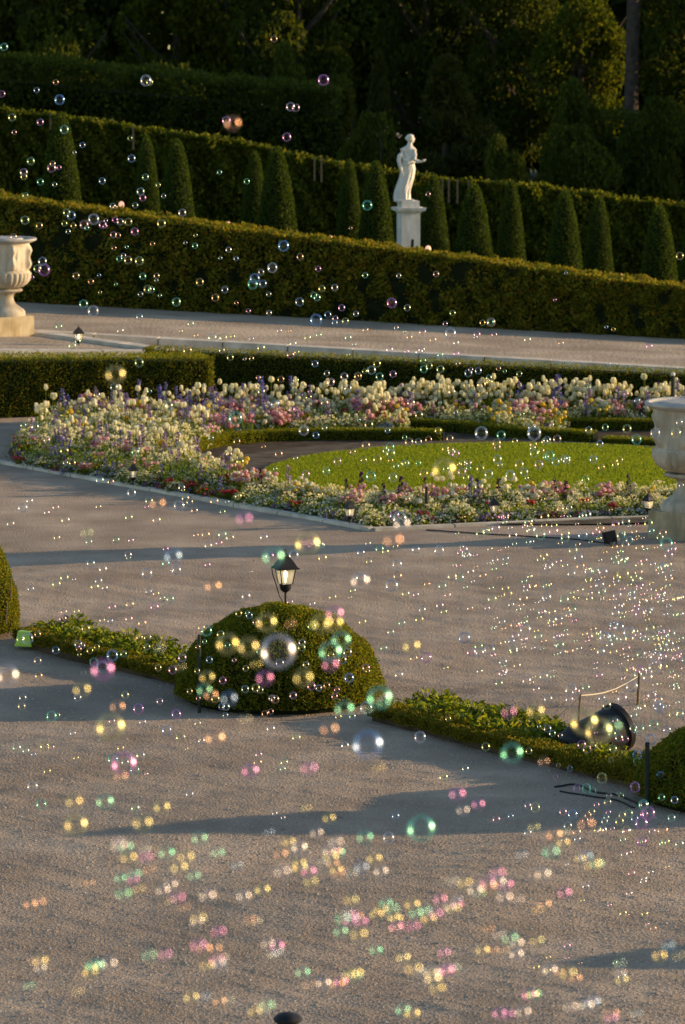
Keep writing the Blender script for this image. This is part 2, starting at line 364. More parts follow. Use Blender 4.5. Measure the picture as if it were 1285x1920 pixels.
k1, k2, k3, k4 = G(-260, 815), G(0, 866), G(700, 992), G(1290, 966)
kerb('stone_kerb', 'cream stone kerb meeting in a blunt corner in front of the flowers', [k1, k2, k3, k4, k4 + (k4 - k3) * .5], .13, .16, .022, 1.0)

# parterre ground: soil under the flowers, ring of bare soil, lawn
LC, LR = Vector((2.55, 51.6, 0)), 3.7
bed_px = [(30, 869), (700, 987), (1290, 962), (1600, 950), (1600, 770), (130, 772), (45, 815), (15, 848)]
sheet('flower_bed_soil', [G(*p) for p in bed_px], .004, M['soil'])
ringpts = [LC + Vector((math.cos(a) * (LR + 1.15), math.sin(a) * (LR + 1.0), 0)) for a in np.linspace(0, 2 * math.pi, 64, endpoint=False)]
ringpts = [p for p in ringpts]
sheet('soil_ring', ringpts, .012, M['ring'])
lp = [LC + Vector((math.cos(a) * LR, math.sin(a) * LR, 0)) for a in np.linspace(0, 2 * math.pi, 72, endpoint=False)]
sheet('lawn', lp, .045, M['lawn'], th=.05)
n = 110000; rr = LR * np.sqrt(RNG.uniform(0, 1, n)); aa = RNG.uniform(0, 2 * math.pi, n)
Q = np.stack([LC.x + rr * np.cos(aa), LC.y + rr * np.sin(aa), np.full(n, .055)], 1)
hh = .03 * (1 + .15 * vn(Q, 1.2, 31)); hh = np.clip(hh, .015, .08)
dv = np.stack([RNG.normal(size=n) * .35, RNG.normal(size=n) * .35, np.ones(n)], 1) * hh[:, None]
wa = RNG.uniform(0, 6.3, n); wv = np.stack([np.cos(wa), np.sin(wa), 0 * aa], 1) * .008
V = np.stack([Q - wv, Q + wv, Q + dv], 1).reshape(-1, 3)
obj('lawn_grass', np_mesh('lawn_grass', V, np.arange(3 * n).reshape(-1, 3), M['grass']), label='short bright green grass of the round lawn', cat='grass', kind='stuff')

# ------------------------------------------------------------------ hedges of the parterre and the terrace
hedge('clipped_hedge', 'knee high clipped green hedge with a square end, below the left urn', 'hedge', G(-420, 796), G(401, 770), 1.03, .865, 1.0, 42000, .035, M['box'], M['boxnew'], lump=.015, topfrac=.2)
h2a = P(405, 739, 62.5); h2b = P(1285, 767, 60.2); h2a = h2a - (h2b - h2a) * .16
hedge('clipped_hedge', 'long low dark green hedge behind the flowers, under the stone kerb', 'hedge', h2a, h2b + (h2b - h2a) * .25, .78, .59, .5, 40000, .035, M['box'], M['boxnew'], lump=.012, topfrac=.15)
H1, H2 = GP(-190, 551), GP(1300, 634)
z1, z2 = P(-190, 345, H1.y).z, P(1300, 542, H2.y).z
hx = H2 - H1
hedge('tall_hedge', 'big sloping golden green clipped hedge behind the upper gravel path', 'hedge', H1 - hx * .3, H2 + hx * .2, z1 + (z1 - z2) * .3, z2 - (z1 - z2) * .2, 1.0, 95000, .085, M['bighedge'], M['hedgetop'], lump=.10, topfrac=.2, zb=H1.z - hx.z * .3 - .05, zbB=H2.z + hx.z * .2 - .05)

# ------------------------------------------------------------------ ramp and topiary cones
def hedge_y(px):                                # distance of the tall hedge front at a column
    k = (px + 190) / 1490; return GP(px, 551 + 83 * k).y
rampV, rampF = [], []
pxs = list(range(-1400, 2900, 120))
def ramp_z(px):
    q = min(max(px, -300), 1500); return P(q, 385 + (q + 190) / 1490 * 197, hedge_y(q) + 1.05).z - 1.5
for px in pxs:
    Y0 = hedge_y(min(max(px, -300), 1500)) + .9; x0 = P(px, 500, Y0).x
    rampV += [Vector((x0, Y0, ramp_z(px))), Vector((x0 * 2.2, Y0 + 110, ramp_z(px)))]
k = len(pxs); rampF = [(2 * i, 2 * i + 2, 2 * i + 3, 2 * i + 1) for i in range(k - 1)]
M['verge'] = noisemat('ramp_grass', (.035, .06, .012), (.07, .10, .02), 2, .95, .6, 30)
obj('ramp', MB().add(rampV, rampF).mesh('ramp', M['verge']), kind='structure')

def cone_proto():
    prof = [(.38 * (1 - .0) * (1.0001 - z / 2.0) ** .46 * (.94 + .06 * min(1, z * 5)), z) for z in np.linspace(0.02, 1.96, 12)]
    core = MB().lathe([(max(r - .04, .004), z * .985) for r, z in prof], 16).mesh('topiary_cone', M['core'], True)
    n = 17000; z = 2.0 * (1 - (1 - RNG.uniform(0, 1, n)) ** .68); z = np.clip(z, 0.01, 1.99)
    r = .38 * np.maximum(1 - z / 2, 0) ** .46 + RNG.uniform(-.03, .012, n); a = RNG.uniform(0, 2 * math.pi, n)
    N = np.stack([np.cos(a), np.sin(a), np.full(n, .25)], 1)
    r = np.maximum(r, .004)
    return core, leaf_mesh('leaf_cover', np.stack([r * np.cos(a), r * np.sin(a), z], 1), N, .035, M['yew'], jit=.9, asp=.5)
cc, cl = cone_proto()
def cone(px, ytop, ybase, hw, dY, label, off=0):
    ytop -= 3; hw *= 1.4; Y = hedge_y(px) + dY; b = P(px, ybase + 12, Y); b.z = ramp_z(px) - .05; tp = P(px, ytop, Y); h = tp.z - b.z; s = 7000 / Y
    o = obj('topiary_cone', cc, None, b, random.uniform(0, 6), label, 'topiary', 'clipped yew cones behind the tall hedge', None, (hw / s / .38, hw / s / .38, h / 2.0))
    obj('leaf_cover', cl, o, kind='stuff'); return o
ROWF = [(115, 212, 388, 37, 'dim yew cone at the far left, the widest and leftmost in view'),
        (333, 262, 418, 33, 'sharp yew cone with a lit right edge, second from the left in the near row'),
        (520, 277, 447, 37, 'tall broad yew cone with a lit right edge, left of the middle'),
        (705, 304, 472, 34, 'broad yew cone standing close on the left of the statue pedestal'),
        (888, 347, 496, 37, 'first yew cone with a lit edge to the right of the statue'),
        (1058, 358, 518, 34, 'slim yew cone, second lit one to the right of the statue'),
        (1235, 388, 543, 36, 'yew cone with a lit edge nearest the right border of the picture')]
for px, a, b_, hw, lb in ROWF: cone(px, a, b_, hw, 3.2, lb)
ROWB = [(478, 285, 432, 25, 'narrow dim yew cone tucked behind and left of the tall broad cone'), (655, 300, 462, 24, 'narrow dim yew cone left of the cone beside the statue'),
        (812, 330, 482, 29, 'dim yew cone just to the right of the statue pedestal'), (958, 340, 503, 26, 'narrow dim yew cone behind the first lit cone right of the statue'),
        (1122, 370, 524, 27, 'narrow dim yew cone between the two rightmost lit cones'), (1300, 384, 548, 27, 'dim yew cone cut by the right border of the picture'),
        (276, 255, 410, 24, 'narrow dim yew cone behind the second lit cone from the left')]
for px, a, b_, hw, lb in ROWB: cone(px, a, b_, hw, 10.0, lb)

# leafy trellis wall behind the cones
TW = 94.0
wp = [(-120, 190), (0, 206), (95, 214), (270, 243), (420, 262), (600, 300), (830, 338), (1000, 350), (1285, 386), (1420, 404)]
tr = empty('trellis_wall', P(600, 450, TW), 0, 'leaf covered trellis wall stepping down behind the yew cones', 'hedge')
pts, nr = [], []
for (x0, y0), (x1, y1) in zip(wp[:-1], wp[1:]):
    n = int(85 * (x1 - x0)); t_ = RNG.uniform(0, 1, n); v = RNG.uniform(0, 1, n) ** 1.3
    pxx = x0 + (x1 - x0) * t_; pyy = y0 + (y1 - y0) * t_ + v * 270 + 3 * vn(np.stack([pxx, 0 * pxx, 0 * pxx], 1), 55, 8) - 9 * RNG.uniform(0, 1, n) ** 4
    Yw = TW + RNG.uniform(-.05, .35, n) - .2 * vn(np.stack([pxx, pyy, 0 * pxx], 1), 45, 9)
    cz = CAM_H + ((-ST - (pyy - PY0) / FPX * CT) / (CT - (pyy - PY0) / FPX * ST)) * Yw
    pts.append(np.stack([(pxx - PX0) / FPX * Yw, Yw, cz], 1))
pts = np.concatenate(pts) - np.array(tr.location)
obj('leaf_cover', leaf_mesh('leaf_cover', pts, np.tile([0, -1.0, .2], (len(pts), 1)), .13, M['ivy'], jit=.9), tr, kind='stuff')
mb = MB(); vs = []
for x, y in wp:
    q = P(x, y + 8, TW + .45) - tr.location; vs += [q, Vector((q.x, q.y, q.z - 4.2))]
mb.add(vs, [(2 * i, 2 * i + 1, 2 * i + 3, 2 * i + 2) for i in range(len(wp) - 1)])
vb = [v + Vector((0, .5, 0)) for v in vs]; mb.add(vb, [(2 * i, 2 * i + 2, 2 * i + 3, 2 * i + 1) for i in range(len(wp) - 1)])
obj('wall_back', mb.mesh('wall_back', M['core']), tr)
for px in (95, 250, 590, 603, 830, 842, 858, 880):
    y0 = np.interp(px, [a for a, b in wp], [b for a, b in wp]); q = P(px, y0 - 4, TW - .15) - tr.location
    obj('trellis_slat', MB().box((0, 0, -.3), (.022, .02, .3)).mesh('trellis_slat', M['wood']), tr, q)

# ------------------------------------------------------------------ wood behind
def wallbush(name, label, x0, y0, x1, y1, Y, depth, drop, n, size, mat, cat='hedge'):
    r = empty(name, P((x0 + x1) / 2, max(y0, y1) + drop, Y), 0, label, cat); a = P(x0, y0, Y); b = P(x1, y1, Y); zb = r.location.z
    t_ = RNG.uniform(0, 1, n); top = a.z + (b.z - a.z) * t_ + .07 * vn(np.stack([t_ * 30, t_, t_], 1), 2.5, 6) + .25 * RNG.uniform(0, 1, n) ** 3 - .1; X_ = a.x + (b.x - a.x) * t_
    k = RNG.uniform(0, 1, n) < .78
    z = np.where(k, zb + (top - zb) * RNG.uniform(0, 1, n), top); y = np.where(k, Y + RNG.uniform(-.1, .3, n), Y + RNG.uniform(0, depth, n))
    Q = np.stack([X_, y, z], 1); Q[:, 1] -= np.where(k, .25 * vn(Q, 1.3, 7), 0); Q -= np.array(r.location)
    N = np.where(k[:, None], [[0, -1.0, .15]], [[0, -.1, 1.0]])
    obj('leaf_cover', leaf_mesh('leaf_cover', Q, N, size, mat, jit=.9), r, kind='stuff')
    mb = MB(); A = a - r.location; B = b - r.location; vs = []
    for q in (A, B):
        for d in (.45, depth): vs += [(q.x, q.y + d, zb - r.location.z), (q.x, q.y + d, q.z - .75)]
    mb.add(vs, [(0, 1, 5, 4), (2, 6, 7, 3), (1, 3, 7, 5), (0, 2, 3, 1), (4, 5, 7, 6)])
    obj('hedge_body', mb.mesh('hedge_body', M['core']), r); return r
wallbush('high_hedge', 'tall dark clipped hedge behind the trellis wall, upper left', -160, 88, 640, 168, 108, 3, 260, 30000, .16, M['dark'])
wallbush('high_hedge', 'flat topped dark hedge at the right border under the wood', 1140, 215, 1420, 228, 109, 3, 260, 12000, .15, M['dark'])

def trunk_mesh(h, r, limbs=6, seed=0):
    q = random.Random(seed); mb = MB()
    mb.tube([(0, 0, -.3), (.05, 0, h * .3), (-.04, .05, h * .6), (0, 0, h * .95)], [r * 1.25, r, r * .7, r * .25], 9)
    for k in range(limbs):
        a = q.uniform(0, 6.3); z = h * q.uniform(.3, .75); e = h * q.uniform(.25, .4)
        mb.tube([(0, 0, z), (math.cos(a) * e * .5, math.sin(a) * e * .5, z + e * .35), (math.cos(a) * e, math.sin(a) * e, z + e * .8)], [r * .45, r * .3, r * .1], 6)
    return mb.mesh('trunk', M['bark'], True)
def crown_mesh(h, rad, z0, n, size, mat, blobs=16, seed=1, kind='round'):
    q = np.random.default_rng(seed); Ps, Ns = [], []
    for k in range(blobs):
        if kind == 'cone':
            f = (k + .5) / blobs; zz = z0 + (h - z0) * f; rr = rad * (1 - f) * q.uniform(.5, 1.15); br = rad * (.42 * (1 - f) + .10)
        else:
            f = q.uniform(0, 1); zz = z0 + (h - z0) * (.12 + .78 * f); rr = rad * .62 * math.sqrt(max(.05, 1 - (2 * f - 1) ** 2)) * q.uniform(.5, 1); br = rad * q.uniform(.2, .46)
        a = q.uniform(0, 6.3) + k * 2.4; c = np.array([rr * math.cos(a), rr * math.sin(a), zz]); m_ = n // blobs
        N = q.normal(size=(m_, 3)); N[:, 2] += .25; N /= np.linalg.norm(N, axis=1)[:, None]
        Ps.append(c + N * (br * q.uniform(.72, 1.06, (m_, 1))) * np.array([1, 1, .8])); Ns.append(N)
    Ps, Ns = np.concatenate(Ps), np.concatenate(Ns)
    kw = dict(jit=.5, asp=.22, up=.35) if kind == 'cone' else dict(jit=.8)
    return leaf_mesh('crown', Ps, Ns, size, mat, **kw)
TK = {
 'tree': ('leafy_tree', trunk_mesh(8, .26, 7, 1), crown_mesh(9.5, 3.0, 1.2, 18000, .24, M['dark'], 34, 3)),
 'pale': ('leafy_tree', trunk_mesh(8, .22, 7, 2), crown_mesh(9.0, 2.8, 1.5, 17000, .22, M['light'], 38, 5)),
 'bush': ('round_bush', trunk_mesh(2.0, .12, 4, 3), crown_mesh(3.2, 1.9, 0, 13000, .16, M['dark'], 24, 7)),
 'conifer': ('conifer', trunk_mesh(4.5, .16, 0, 4), crown_mesh(5.0, 2.0, .1, 12000, .34, M['conifer'], 20, 9, 'cone')),
}
def plant(kind, px, ytop, Y, hw, label, zb=-.6, group=None):
    nm, tm, cm = TK[kind]; H = {'tree': 9.6, 'pale': 9.2, 'bush': 3.4, 'conifer': 5.2}[kind]; W = {'tree': 3.3, 'pale': 3.1, 'bush': 2.1, 'conifer': 2.0}[kind]
    tp = P(px, ytop, Y); sx = hw / (7000 / Y) / W; sz_ = (tp.z - zb) / H
    e = empty(nm, (tp.x, Y, zb), random.uniform(0, 6.3), label, 'tree' if kind in ('tree', 'pale', 'conifer') else 'bush', group, (sx, sx, sz_))
    obj('trunk', tm, e); obj('crown', cm, e, kind='stuff'); return e
plant('conifer', 840, 100, 104, 150, 'broad feathery dark conifer behind the statue, with leaning shoots')
plant('conifer', 712, 92, 108, 62, 'slender pointed conifer left of the broad feathery one')
plant('bush', 1080, 216, 103, 112, 'large rounded dark bush above the right end of the trellis wall')
plant('bush', 1085, 124, 108, 84, 'rounded bush rising behind the large one on the right')
plant('bush', 1225, 160, 107, 86, 'dark bush at the right border above the flat hedge')
plant('bush', 690, 190, 102, 78, 'loose dark bush with sunlit tips, left of the statue')
plant('bush', 540, 52, 112, 66, 'rounded tree top rising over the middle of the high hedge')
plant('bush', 945, 235, 101, 60, 'small bush with a few sunlit leaves right of the statue')
plant('bush', 620, 116, 112, 70, 'low dark bush above the right end of the high hedge')
plant('bush', 300, 96, 114, 120, 'dark bush rising behind the left of the high hedge')
plant('bush', 130, 40, 114, 100, 'dark bush crown at the far upper left corner')
plant('bush', 445, 128, 112, 60, 'low dark bush just above the left part of the high hedge')
for j, (px, yt, Y, hw) in enumerate([(60, -190, 120, 170), (330, -160, 123, 150), (560, -200, 121, 150), (800, -170, 125, 150), (960, -130, 123, 140), (1090, -30, 121, 130), (1300, -150, 119, 150), (-140, -160, 121, 150), (1500, -150, 128, 160)]):
    pale = j in (1, 5)
    plant('pale' if pale else 'tree', px, yt, Y, hw, ['broad dark tree in the upper left of the wood', 'pale green tree with lit tips above the high hedge', 'dark tree above the rounded tree top', 'dark tree rising behind the broad conifer', 'dark tree left of the standing trunk, top right', 'pale green tree with the brightest sunlit leaves, top right', 'dark tree filling the top right corner', 'dark tree outside the left of the high hedge', 'dark tree beyond the right border'][j])
for j in range(8):
    px = -250 + j * 235
    plant('pale' if j in (4, 5) else 'tree', px + random.uniform(-40, 40), random.uniform(-420, -320), 138 + random.uniform(-3, 3), 200, 'tall tree deep in the dark wood, ' + ['beyond the left border', 'at the far left edge', 'left of the middle', 'behind the rounded tree top', 'right of the statue', 'behind the standing bare trunk', 'past the top right corner', 'far beyond the right border'][j])
tk = empty('old_tree', (P(1183, 60, 118).x, 118, .2), 0, 'bare dark tree trunk standing at the top right', 'tree')
obj('trunk', MB().tube([(0, 0, 0), (.05, 0, 4), (.1, 0, 8), (0, .1, 12)], [.26, .22, .2, .16], 12).mesh('trunk', M['bark'], True), tk)
obj('crown', crown_mesh(14, 3.2, 8.5, 9000, .3, M['dark'], 16, 33), tk, kind='stuff')
# far-off wood, one mass, closing the view and shading the wood
q = []
for j in range(90):
    a = RNG.uniform(-70, 90); q.append((a, RNG.uniform(133, 160), RNG.uniform(10, 14)))
Ps, Ns = [], []
for (x, y, h) in q:
    m_ = 2600; N = RNG.normal(size=(m_, 3)); N[:, 2] += .3; N /= np.linalg.norm(N, axis=1)[:, None]
    Ps.append(np.array([x, y, h * .5]) + N * np.array([5, 4, h * .55])); Ns.append(N)
obj('far_wood', leaf_mesh('far_wood', np.concatenate(Ps), np.concatenate(Ns), .7, M['dark'], jit=.7), label='dense dark far wood closing the background', cat='wood', kind='stuff')
# unseen trees added beyond the right border to shade the background
for j, (x, y, s_) in enumerate([(27, 113, 1.25), (36, 117, 1.5), (44, 112, 1.4), (18, 106.5, .95), (23, 109, 1.15), (21, 102.5, .62)]):
    e = empty('leafy_tree', (x, y, .2), j * 1.3, 'unseen tall tree added past the right border to shade the wood', 'tree', 'added shade trees past the right border', (s_ * 1.3, s_ * 1.3, s_))
    obj('trunk', TK['tree'][1], e); obj('crown', TK['tree'][2], e, kind='stuff')


# ------------------------------------------------------------------ border row: domes, box edging, leafy plants
def dome_fn(nx_, h, p=2.3):
    return lambda u: h * max(0.0, 1 - u ** p) ** (1 / p)
def dome(px, py, rad, h, label, mats=('box', 'boxnew'), n=60000, name='boxwood_dome', size=.024, yoff=0):
    c = G(px, py); p = 1.9
    th = np.linspace(0, math.pi / 2, 12)
    prof = [((rad - .05) * math.cos(t) ** (2 / p), (h - .05) * math.sin(t) ** (2 / p)) for t in th]
    prof[-1] = (.01, prof[-1][1]); prof = [((rad - .08), -.05)] + prof
    o = obj(name, MB().lathe(prof, 40).mesh(name, M['core'], True), None, c, 0, label, 'topiary')
    N = RNG.normal(size=(n, 3)); N[:, 2] = np.abs(N[:, 2]); N /= np.linalg.norm(N, axis=1)[:, None]
    t = np.arcsin(N[:, 2]); a = np.arctan2(N[:, 1], N[:, 0])
    r = rad * np.cos(t) ** (2 / p); z = h * np.sin(t) ** (2 / p)
    Q = np.stack([r * np.cos(a), r * np.sin(a), z], 1)
    Nn = np.stack([N[:, 0] / rad, N[:, 1] / rad, N[:, 2] / h], 1); Nn /= np.linalg.norm(Nn, axis=1)[:, None]
    Q += Nn * (RNG.uniform(-.05, .012, (n, 1)) + .017 * vn(Q, .42, 41)[:, None] + .010 * vn(Q, .13, 42)[:, None] + .022 * (RNG.uniform(size=(n, 1)) > .98))
    Q[:, 2] = np.maximum(Q[:, 2], .005)
    V, F = leaf_geo(Q, Nn, size * RNG.uniform(.6, 1.5, n), .85, .6)
    obj('leaf_cover', np_mesh('leaf_cover', V, F, [M[mats[0]], M[mats[1]]], mi=np.repeat((RNG.uniform(size=n) < .22).astype(int), 2)), o, kind='stuff')
    return o
d_mid = dome(525, 1296, 1.0, .84, 'big clipped boxwood dome in front of the black lantern')
d_right = dome(1410, 1480, 1.0, .60, 'shaded boxwood dome cut by the right border, beside the black floodlight', n=45000)
# bullet shaped bush at the left border
def bullet(px, py, rad, h, label):
    c = G(px, py); prof = [(rad * (1 - (z / h) ** 2.2) ** .8, z) for z in np.linspace(0, h * .995, 14)]
    o = obj('boxwood_bullet', MB().lathe([(max(.01, r - .05), z) for r, z in prof], 28).mesh('boxwood_bullet', M['core'], True), None, c, 0, label, 'topiary')
    n = 32000; z = h * np.clip(1 - np.sqrt(1 - RNG.uniform(0, 1, n)) * .999, 0, .998) * 1.0; z = np.where(RNG.uniform(size=n) < .5, RNG.uniform(0, h * .995, n), z)
    r = rad * (1 - (z / h) ** 2.2) ** .8; a = RNG.uniform(0, 6.2832, n)
    Q = np.stack([r * np.cos(a), r * np.sin(a), z], 1); N = np.stack([np.cos(a), np.sin(a), .3 + z / h], 1); N /= np.linalg.norm(N, axis=1)[:, None]
    Q += N * (RNG.uniform(-.05, .012, (n, 1)) + .02 * vn(Q, .3, 43)[:, None])
    V, F = leaf_geo(Q, N, .024, .85, .6)
    obj('leaf_cover', np_mesh('leaf_cover', V, F, [M['box'], M['boxnew']], mi=np.repeat((RNG.uniform(size=n) < .35).astype(int), 2)), o, kind='stuff'); return o
bullet(-62, 1178, .56, 1.25, 'tall rounded boxwood bush cut by the left border, sunlit on its right')
# unseen bushes added beyond the right border to cast shadows on the gravel
bullet(1810, 1487, .6, 1.45, 'unseen tall rounded boxwood bush added outside the right border for its shadow')
dome(2250, 1735, .6, .85, 'unseen clipped boxwood dome added farther outside the right border for its shadow', n=12000, size=.04)

M['edge'] = leafmat('box_edging_leaf', [(0, (.05, .06, .012)), (.5, (.10, .095, .02)), (1, (.17, .12, .035))])
def edging(A, B, label, h, wd, n=14000):
    return hedge('box_edging', label, 'hedge', A, B, h, h, wd, n, .028, M['edge'], M['edge'], lump=.03, topfrac=.5)
edging(G(25, 1198), G(345, 1284), 'low box edging running left from the big dome', .11, .22)
edging(G(690, 1342), G(1215, 1478), 'low box edging running right from the big dome towards the floodlight', .11, .24, 20000)
def border_plant_meshes(seed):
    q = np.random.default_rng(seed); n = 95
    a = q.uniform(0, 6.3, n); rr = .16 * np.sqrt(q.uniform(0, 1, n)); z = q.uniform(.03, .26, n) * (1 - .35 * (rr / .16) ** 2)
    Pt = np.stack([rr * np.cos(a), rr * np.sin(a), z], 1); N = np.stack([np.cos(a) * .8, np.sin(a) * .8, q.uniform(.1, 1.0, n)], 1)
    V, F = leaf_geo(Pt, N, .078, .45, .52, .25, .12)
    mb = MB()
    for k in range(7):
        b = q.uniform(0, 6.3); mb.tube([(0, 0, -.03), (.05 * math.cos(b), .05 * math.sin(b), .1), (.12 * math.cos(b), .12 * math.sin(b), .21)], [.006, .005, .003], 5)
    return np_mesh('foliage', V, F, M['laurel']), mb.mesh('stem', M['flgreen'])
BP = [border_plant_meshes(s) for s in range(5)]
def border_plants(A, B, n, rows, group, label):
    A, B = G(*A), G(*B); d = (B - A); nb = Vector((-d.y, d.x, 0)).normalized(); nb = nb if nb.y > 0 else -nb
    for i in range(n):
        for j in range(rows):
            p = A + d * ((i + random.uniform(.2, .8)) / n) + nb * (.27 + j * .18 + random.uniform(-.05, .05)); s = random.uniform(.8, 1.15)
            f, st = random.choice(BP)
            o = empty('border_plant', p, random.uniform(0, 6.3), label + (', dome end' if (i < n / 3) == ('right' in group) and (i < n / 3 or i > 2 * n / 3) else ', far end' if i < n / 3 or i > 2 * n / 3 else ', mid strip') + (', front row' if j == 0 else ', rear rows'), 'plant', group, (s, s, s * random.uniform(.55, .85)))
            obj('foliage', f, o); obj('stem', st, o)
border_plants((22, 1196), (345, 1284), 14, 3, 'leafy plants left of the dome', 'green leafy plant left of the big dome')
border_plants((690, 1342), (985, 1418), 13, 4, 'leafy plants right of the dome', 'green leafy plant between dome and floodlight')
border_plants((1035, 1431), (1195, 1474), 7, 1, 'leafy plants right of the dome, by the floodlight', 'low green leafy plant at the foot of the barrel floodlight')
for (A, B) in (((25, 1198), (345, 1284)), ((690, 1342), (1260, 1490))):
    a_, b_ = G(*A), G(*B); d = b_ - a_; nb = Vector((-d.y, d.x, 0)).normalized(); nb = nb if nb.y > 0 else -nb
    sheet('border_soil', [a_ + nb * .05, b_ + nb * .05, b_ + nb * .8, a_ + nb * .8], .03, M['soil'], th=.12)

# ------------------------------------------------------------------ stakes, posts, string, cables
def stake(name, px, ybase, ytop, w_, mat, label, lean=0.0, Y=None, cap=None, cat='stake'):
    b = G(px, ybase) if Y is None else P(px, ybase, Y); t_ = P(px + lean, ytop, b.y)
    mb = MB().tube([(0, 0, -.06), tuple((t_ - b) * .5), tuple(t_ - b)], [w_, w_ * .95, w_ * .85], 8)
    o = obj(name, mb.mesh(name, mat, True), None, b, 0, label, cat)
    if cap: obj('post_cap', MB().ball(t_ - b, w_ * 1.05).mesh('post_cap', M['statue'], True), o)
    return o
stake('marker_post', 374, 1326, 1190, .016, M['post'], 'thin dark green post standing in front of the big dome')
stake('marker_post', 1214, 1502, 1392, .022, M['post'], 'dark post in the shade at the right, by the floodlight')
stake('cane', 12, 1160, 1128, .006, M['wood'], 'thin brown cane low in the left border bush', 2, Y=38.7)
stake('cane', 20, 1112, 1082, .006, M['wood'], 'thin brown cane leaning high on the left border bush', 2, Y=38.8)
stake('thin_stake', 800, 968, 913, .022, M['post'], 'thin dark stake rising from the front flowers by the lawn')
stake('thin_stake', 1262, 800, 702, .035, M['post'], 'mossy post with a pale cap behind the right urn', 0, None, True)
st_b = P(771, 478, hedge_y(771) + 3.0)
stake('thin_stake', 770, 515, 449, .035, M['post'], 'dark stake in front of the statue pedestal', 4, Y=hedge_y(771) + 2.2)
f1 = stake('wooden_stake', 1196, 1316, 1258, .013, M['wood'], 'taller wooden stake holding the string, right', 3)
f2 = stake('wooden_stake', 1085, 1346, 1301, .011, M['wood'], 'shorter wooden stake holding the string, left', 4)
s1 = P(1197, 1268, f1.location.y); s2 = P(1089, 1304, f2.location.y); s3 = G(1050, 1340)
pts = [s3, s3.lerp(s2, .5) - Vector((0, 0, .01)), s2] + [s2.lerp(s1, k / 5) - Vector((0, 0, .05 * math.sin(math.pi * k / 5))) for k in range(1, 6)]
obj('string', MB().tube([p - s3 for p in pts], .0055, 5).mesh('string', M['string']), None, s3, 0, 'pale sagging string tied between the two wooden stakes', 'string')
def cable(pts, r, label):
    ps = [Vector(p) for p in pts]; fine = []
    for i in range(len(ps) - 1):
        p0, p1, p2, p3 = ps[max(i - 1, 0)], ps[i], ps[i + 1], ps[min(i + 2, len(ps) - 1)]
        for k in range(6):
            t = k / 6; fine.append(.5 * (2 * p1 + (p2 - p0) * t + (2 * p0 - 5 * p1 + 4 * p2 - p3) * t * t + (3 * p1 - p0 - 3 * p2 + p3) * t ** 3))
    fine.append(ps[-1])
    fine = [Vector((p.x, p.y, p.z + r * .4 + float(ground_h(np.array([[p.x]]), np.array([[p.y]]))[0, 0]) + .006)) for p in fine]
    return obj('cable', MB().tube([p - fine[0] for p in fine], r, 6).mesh('cable', M['rubber'], True), None, fine[0], 0, label, 'cable')
cable([G(1040, 1466), G(1075, 1462), G(1120, 1474), G(1165, 1482), G(1200, 1498)], .008, 'thick black cable lying on the gravel in front of the right dome')
cable([G(1050, 1472), G(1100, 1480), G(1160, 1490), G(1190, 1503)], .007, 'thinner black cable beside the thick one near the right dome')
cable([G(800, 992), G(900, 1000), G(1000, 1006), G(1090, 1012), G(1145, 1020)], .008, 'thin black cable running over the gravel to the small floodlight')

# ------------------------------------------------------------------ lanterns
def lantern_parts():
    d = {}
    a = .085; bt = .058; h0, h1 = .03, .19                    # glass body from h0 to h1, narrow below
    d['base_cup'] = (MB().lathe([(.018, -.06), (.04, -.045), (.056, -.02), (.064, .02), (.066, .032)], 16).mesh('base_cup', M['black'], True), None)
    bars = MB()
    for k in range(4):
        t = k * math.pi / 2 + math.pi / 4
        bars.tube([(bt * 1.38 * math.cos(t), bt * 1.38 * math.sin(t), h0), (a * 1.38 * math.cos(t), a * 1.38 * math.sin(t), h1)], .0065, 5)
    d['corner_bars'] = (bars.mesh('corner_bars', M['black']), None)
    panes = []
    for k in range(4):
        t = k * math.pi / 2; c, s = math.cos(t), math.sin(t); mb = MB(); vs = []
        for th in (0, -.003):
            for u, z, r in ((-bt, h0, bt), (bt, h0, bt), (a, h1, a), (-a, h1, a)):
                vs.append(((r + th) * c - u * s, (r + th) * s + u * c, z))
        mb.add(vs, [(0, 1, 2, 3), (7, 6, 5, 4), (0, 4, 5, 1), (1, 5, 6, 2), (2, 6, 7, 3), (3, 7, 4, 0)]); panes.append(mb.mesh('glass_pane', M['pane']))
    d['panes'] = panes
    rf = MB(); pr = [(.118, .188), (.118, .199), (.10, .212), (.072, .262), (.04, .305), (.02, .33), (.012, .345)]; vs = []
    for r, z in pr:
        for k in range(4):
            t = k * math.pi / 2 + math.pi / 4; vs.append((r * 1.38 * math.cos(t), r * 1.38 * math.sin(t), z))
    rf.add(vs, [(4 * i + k, 4 * i + (k + 1) % 4, 4 * i + 4 + (k + 1) % 4, 4 * i + 4 + k) for i in range(len(pr) - 1) for k in range(4)] + [(3, 2, 1, 0), tuple(4 * (len(pr) - 1) + k for k in range(4))])
    d['roof'] = (rf.mesh('roof', M['black']), None)
    fin = MB(); fin.tube([(.016 * math.cos(t), 0, .365 + .02 * math.sin(t)) for t in np.linspace(-.5 * math.pi, 1.5 * math.pi, 14)], .005, 6)
    d['finial'] = (fin.mesh('finial', M['black'], True), None)
    d['bulb'] = (MB().lathe([(.008, .04), (.01, .09), (.02, .115), (.024, .14), (.014, .16), (.003, .168)], 12).mesh('bulb', M['bulb'], True), None)
    d['dim'] = d['bulb'][0].copy(); d['dim'].materials[0] = M['dimbulb']
    return d
LP = lantern_parts()
